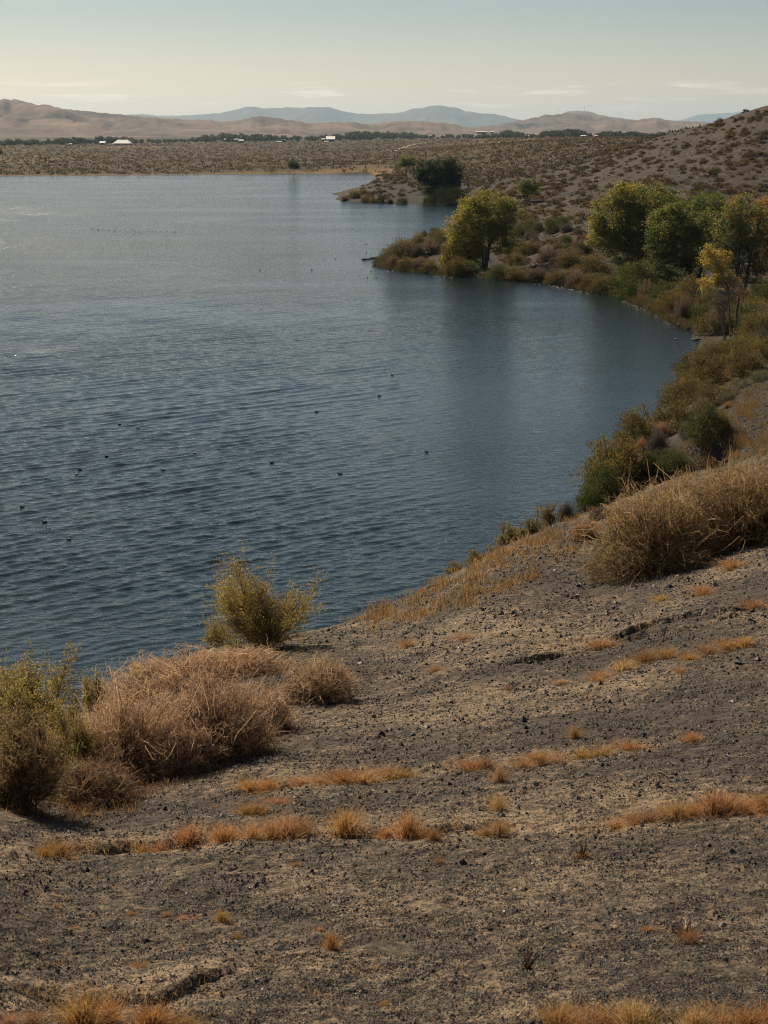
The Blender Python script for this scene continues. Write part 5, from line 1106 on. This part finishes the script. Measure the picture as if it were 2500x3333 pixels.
def building(px, dy, w, wall_h, roof_h, label, kind='gable', depth=None, wall=M_WALL, roof=M_WHITE, ridge=.55, vents=0, group='farm buildings across the valley', lift=0.0):
    y = foot_y(px, dy) if dy < 100 else dy; x, y, z = far_point(px, y); z += lift; w = size_at(y, w); wall_h, roof_h = wall_h*y/2900, roof_h*y/2900; dp = depth or w*.6; e = .06*w
    root = empty('farm_building', (x, y, z), label, 'building', group)
    a = MB(); box(a, -w/2+e, w/2-e, -dp/2+e, dp/2-e, -2, wall_h+.1); link('wall', a.mesh('wall'), wall, root)
    r = MB(); h = wall_h+roof_h; q = w/2*ridge
    if kind == 'hip':
        v = [(-w/2,-dp/2,wall_h), (w/2,-dp/2,wall_h), (w/2,dp/2,wall_h), (-w/2,dp/2,wall_h), (-q,-.2,h), (q,-.2,h), (q,.2,h), (-q,.2,h)]
    elif kind == 'shed':
        v = [(-w/2,-dp/2,wall_h), (w/2,-dp/2,wall_h), (w/2,dp/2,h), (-w/2,dp/2,h), (-w/2,-dp/2,wall_h+.25), (w/2,-dp/2,wall_h+.25), (w/2,dp/2,h+.25), (-w/2,dp/2,h+.25)]
    else:
        v = [(-w/2,-dp/2,wall_h), (w/2,-dp/2,wall_h), (w/2,dp/2,wall_h), (-w/2,dp/2,wall_h), (-w/2,-.1,h), (w/2,-.1,h), (w/2,.1,h), (-w/2,.1,h)]
    r.add(v, np.array([(0, 3, 2, 1), (4, 5, 6, 7), (0, 1, 5, 4), (2, 3, 7, 6), (1, 2, 6, 5), (0, 4, 7, 3)]), (1, 1, 1)); ro = link('roof', r.mesh('roof'), roof, root)
    for k in range(vents):
        c = MB(); xv = (-.12+.14*k)*w; box(c, xv-.35, xv+.35, -.5, .5, h-1.0, h+.9); link('chimney', c.mesh('chimney'), M_DARK, ro)
    d = MB(); box(d, -1.2, 1.2, -dp/2+e-.06, -dp/2+e-.01, -.5, min(2.2, wall_h)); link('door', d.mesh('door'), M_DARK, root)
building(265, 0.8, 37, 2.6, 6.2, 'large white hipped roof with two vents, biggest roof on the left', 'hip', 22, vents=2)
building(221, .3, 12, 3.2, 3.0, 'small white shed roof left of the large white hipped roof', 'shed', 6)
building(247, .3, 8, 1.6, .8, 'low white trailer between the shed and the large hipped roof', 'shed', 3, wall=M_WHITE)
building(152, .3, 6, 2.0, .8, 'tiny white building near the left end of the tree line', 'shed', 4, wall=M_WHITE)
building(714, .8, 19, 4.0, 5.0, 'white roofed barn with dark wall, brightest roof in the middle', 'shed', 16, wall=M_DARK)
building(698, .7, 8, 4.0, 1.2, 'narrow white roof touching the left of the middle barn', 'shed', 6, wall=M_DARK)
building(705, 2.6, 9, 1.6, .7, 'low white shed in front of the middle barn', 'shed', 4)
building(521, 1.0, 10, 3.6, 1.6, 'small white roof near dark trees, left of centre', 'shed', 8, wall=M_DARK)
building(612, .4, 9, 3.5, 1.4, 'white pitched roof above parked trailers', 'shed', 6)
building(603, 2.0, 10, 1.6, .7, 'low pale shed under the white pitched roof', 'shed', 4)
building(1040, 4700, 24, 2.2, .7, 'long low white warehouse beyond the tree line', 'shed', 30, wall=M_WALL, lift=11)
building(1062, 4650, 10, 2.0, .6, 'smaller white warehouse beside the long one', 'shed', 20, wall=M_WALL, lift=11)
building(1139, -.5, 8, 3, 1.5, 'grey white roof among trees right of the warehouses', 'gable', 8)
building(1260, 0, 11, 3, 1.0, 'low white roof at the right end of the tree line, left of two', 'gable', 9)
building(1289, 0, 10, 3, 1.0, 'low white roof at the right end of the tree line, right of two', 'gable', 9)
building(500, -.8, 30, 4, 2.2, 'long pale roof half hidden by trees', 'gable', 12, roof=M_PALE)
for i, (px, y) in enumerate([(566,11.5),(570.5,11.2),(575,11),(580,11.4),(598,3.5),(540,2)]):
    x, y, z = far_point(px, foot_y(px, y)); root = empty('trailer', (x, y, z), 'small white trailer parked on the scrub before the tree line', 'trailer', 'parked trailers')
    a = MB(); box(a, -2.2, 2.2, -1.1, 1.1, .6, 2.9); link('body', a.mesh('body'), M_WHITE, root)
    for sx in (-.8, .8):
        a = MB(); tube(a, [(sx, -1.12, .35), (sx, 0, .35), (sx, 1.12, .35)], .35, .35, (1, 1, 1), 10); link('wheel', a.mesh('wheel'), M_DARK, root)
for px, py, yy, hm, lab in [(1262, 237.5, 14500, 42, 'thin radio mast on top of the domed hill'), (1207, 247, 10500, 30, 'thin radio mast on the crest left of the domed hill')]:
    ax, az = ray(px, py); a = MB(); tube(a, [(0, 0, -12), (0, 0, hm*.5), (0, 0, hm)], 1.6, .8, (.3, .3, .3), 6); tag(link('radio_mast', a.mesh('radio_mast'), M_BARK, None, (float(ax)*yy, yy, CAM_Z+float(az)*yy)), lab, 'mast')
# dirt track on the plain
tr = hit([843, 860, 880, 900, 925], [327.5, 322, 317, 311, 307.5], GZM); tk = np.linspace(0, 4, 60); pts = np.stack([np.interp(tk, range(5), tr[:, c]) for c in range(3)], 1); pts[:, 0] += 3*np.sin(tk*2.1)
d = unit(np.gradient(pts, axis=0)); sd_ = np.stack([-d[:, 1], d[:, 0], 0*d[:, 0]], 1)*3.2; v = np.concatenate([pts-sd_, pts+sd_]); v[:, 2] = lookup(GZM, v[:, 0], v[:, 1])+.15
i = np.arange(59); m, N, L, out = material('track dust'); pb = N('ShaderNodeBsdfPrincipled', Roughness=.9); nzt = N('ShaderNodeTexNoise', Scale=.2); rmp = N('ShaderNodeMix', data_type='RGBA'); rmp.inputs['A'].default_value = (.36, .27, .18, 1); rmp.inputs['B'].default_value = (.28, .2, .13, 1)
gp = N('ShaderNodeNewGeometry'); L(gp.outputs['Position'], nzt.inputs['Vector']); L(nzt.outputs['Fac'], rmp.inputs['Factor']); L(rmp.outputs['Result'], pb.inputs['Base Color']); L(pb.outputs[0], out.inputs['Surface'])
tag(link('dirt_track', build_mesh('dirt_track', v, np.stack([i, i+1, i+61, i+60], 1)), m), kind='structure')
# pale flecks along the bank: sun glints on the ripples put in as shapes
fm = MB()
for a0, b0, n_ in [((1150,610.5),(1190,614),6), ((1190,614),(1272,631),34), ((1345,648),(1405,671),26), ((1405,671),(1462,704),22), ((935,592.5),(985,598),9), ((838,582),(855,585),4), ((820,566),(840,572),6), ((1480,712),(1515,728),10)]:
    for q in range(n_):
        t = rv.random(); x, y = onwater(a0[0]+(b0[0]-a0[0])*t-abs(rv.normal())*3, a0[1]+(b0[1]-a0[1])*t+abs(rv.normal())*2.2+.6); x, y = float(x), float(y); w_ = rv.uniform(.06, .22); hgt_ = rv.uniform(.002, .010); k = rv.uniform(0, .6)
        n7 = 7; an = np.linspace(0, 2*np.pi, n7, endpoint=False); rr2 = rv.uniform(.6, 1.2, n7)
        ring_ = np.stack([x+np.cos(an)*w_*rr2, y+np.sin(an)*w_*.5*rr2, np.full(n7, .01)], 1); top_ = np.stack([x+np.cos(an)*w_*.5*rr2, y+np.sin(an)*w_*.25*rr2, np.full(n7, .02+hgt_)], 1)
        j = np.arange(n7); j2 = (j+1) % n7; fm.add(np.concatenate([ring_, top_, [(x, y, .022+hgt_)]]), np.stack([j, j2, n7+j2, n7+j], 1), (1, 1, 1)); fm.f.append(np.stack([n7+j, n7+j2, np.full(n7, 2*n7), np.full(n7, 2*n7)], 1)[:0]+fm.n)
tag(link('shore_glints', fm.mesh('shore_glints', True), M_PALE), kind='stuff')
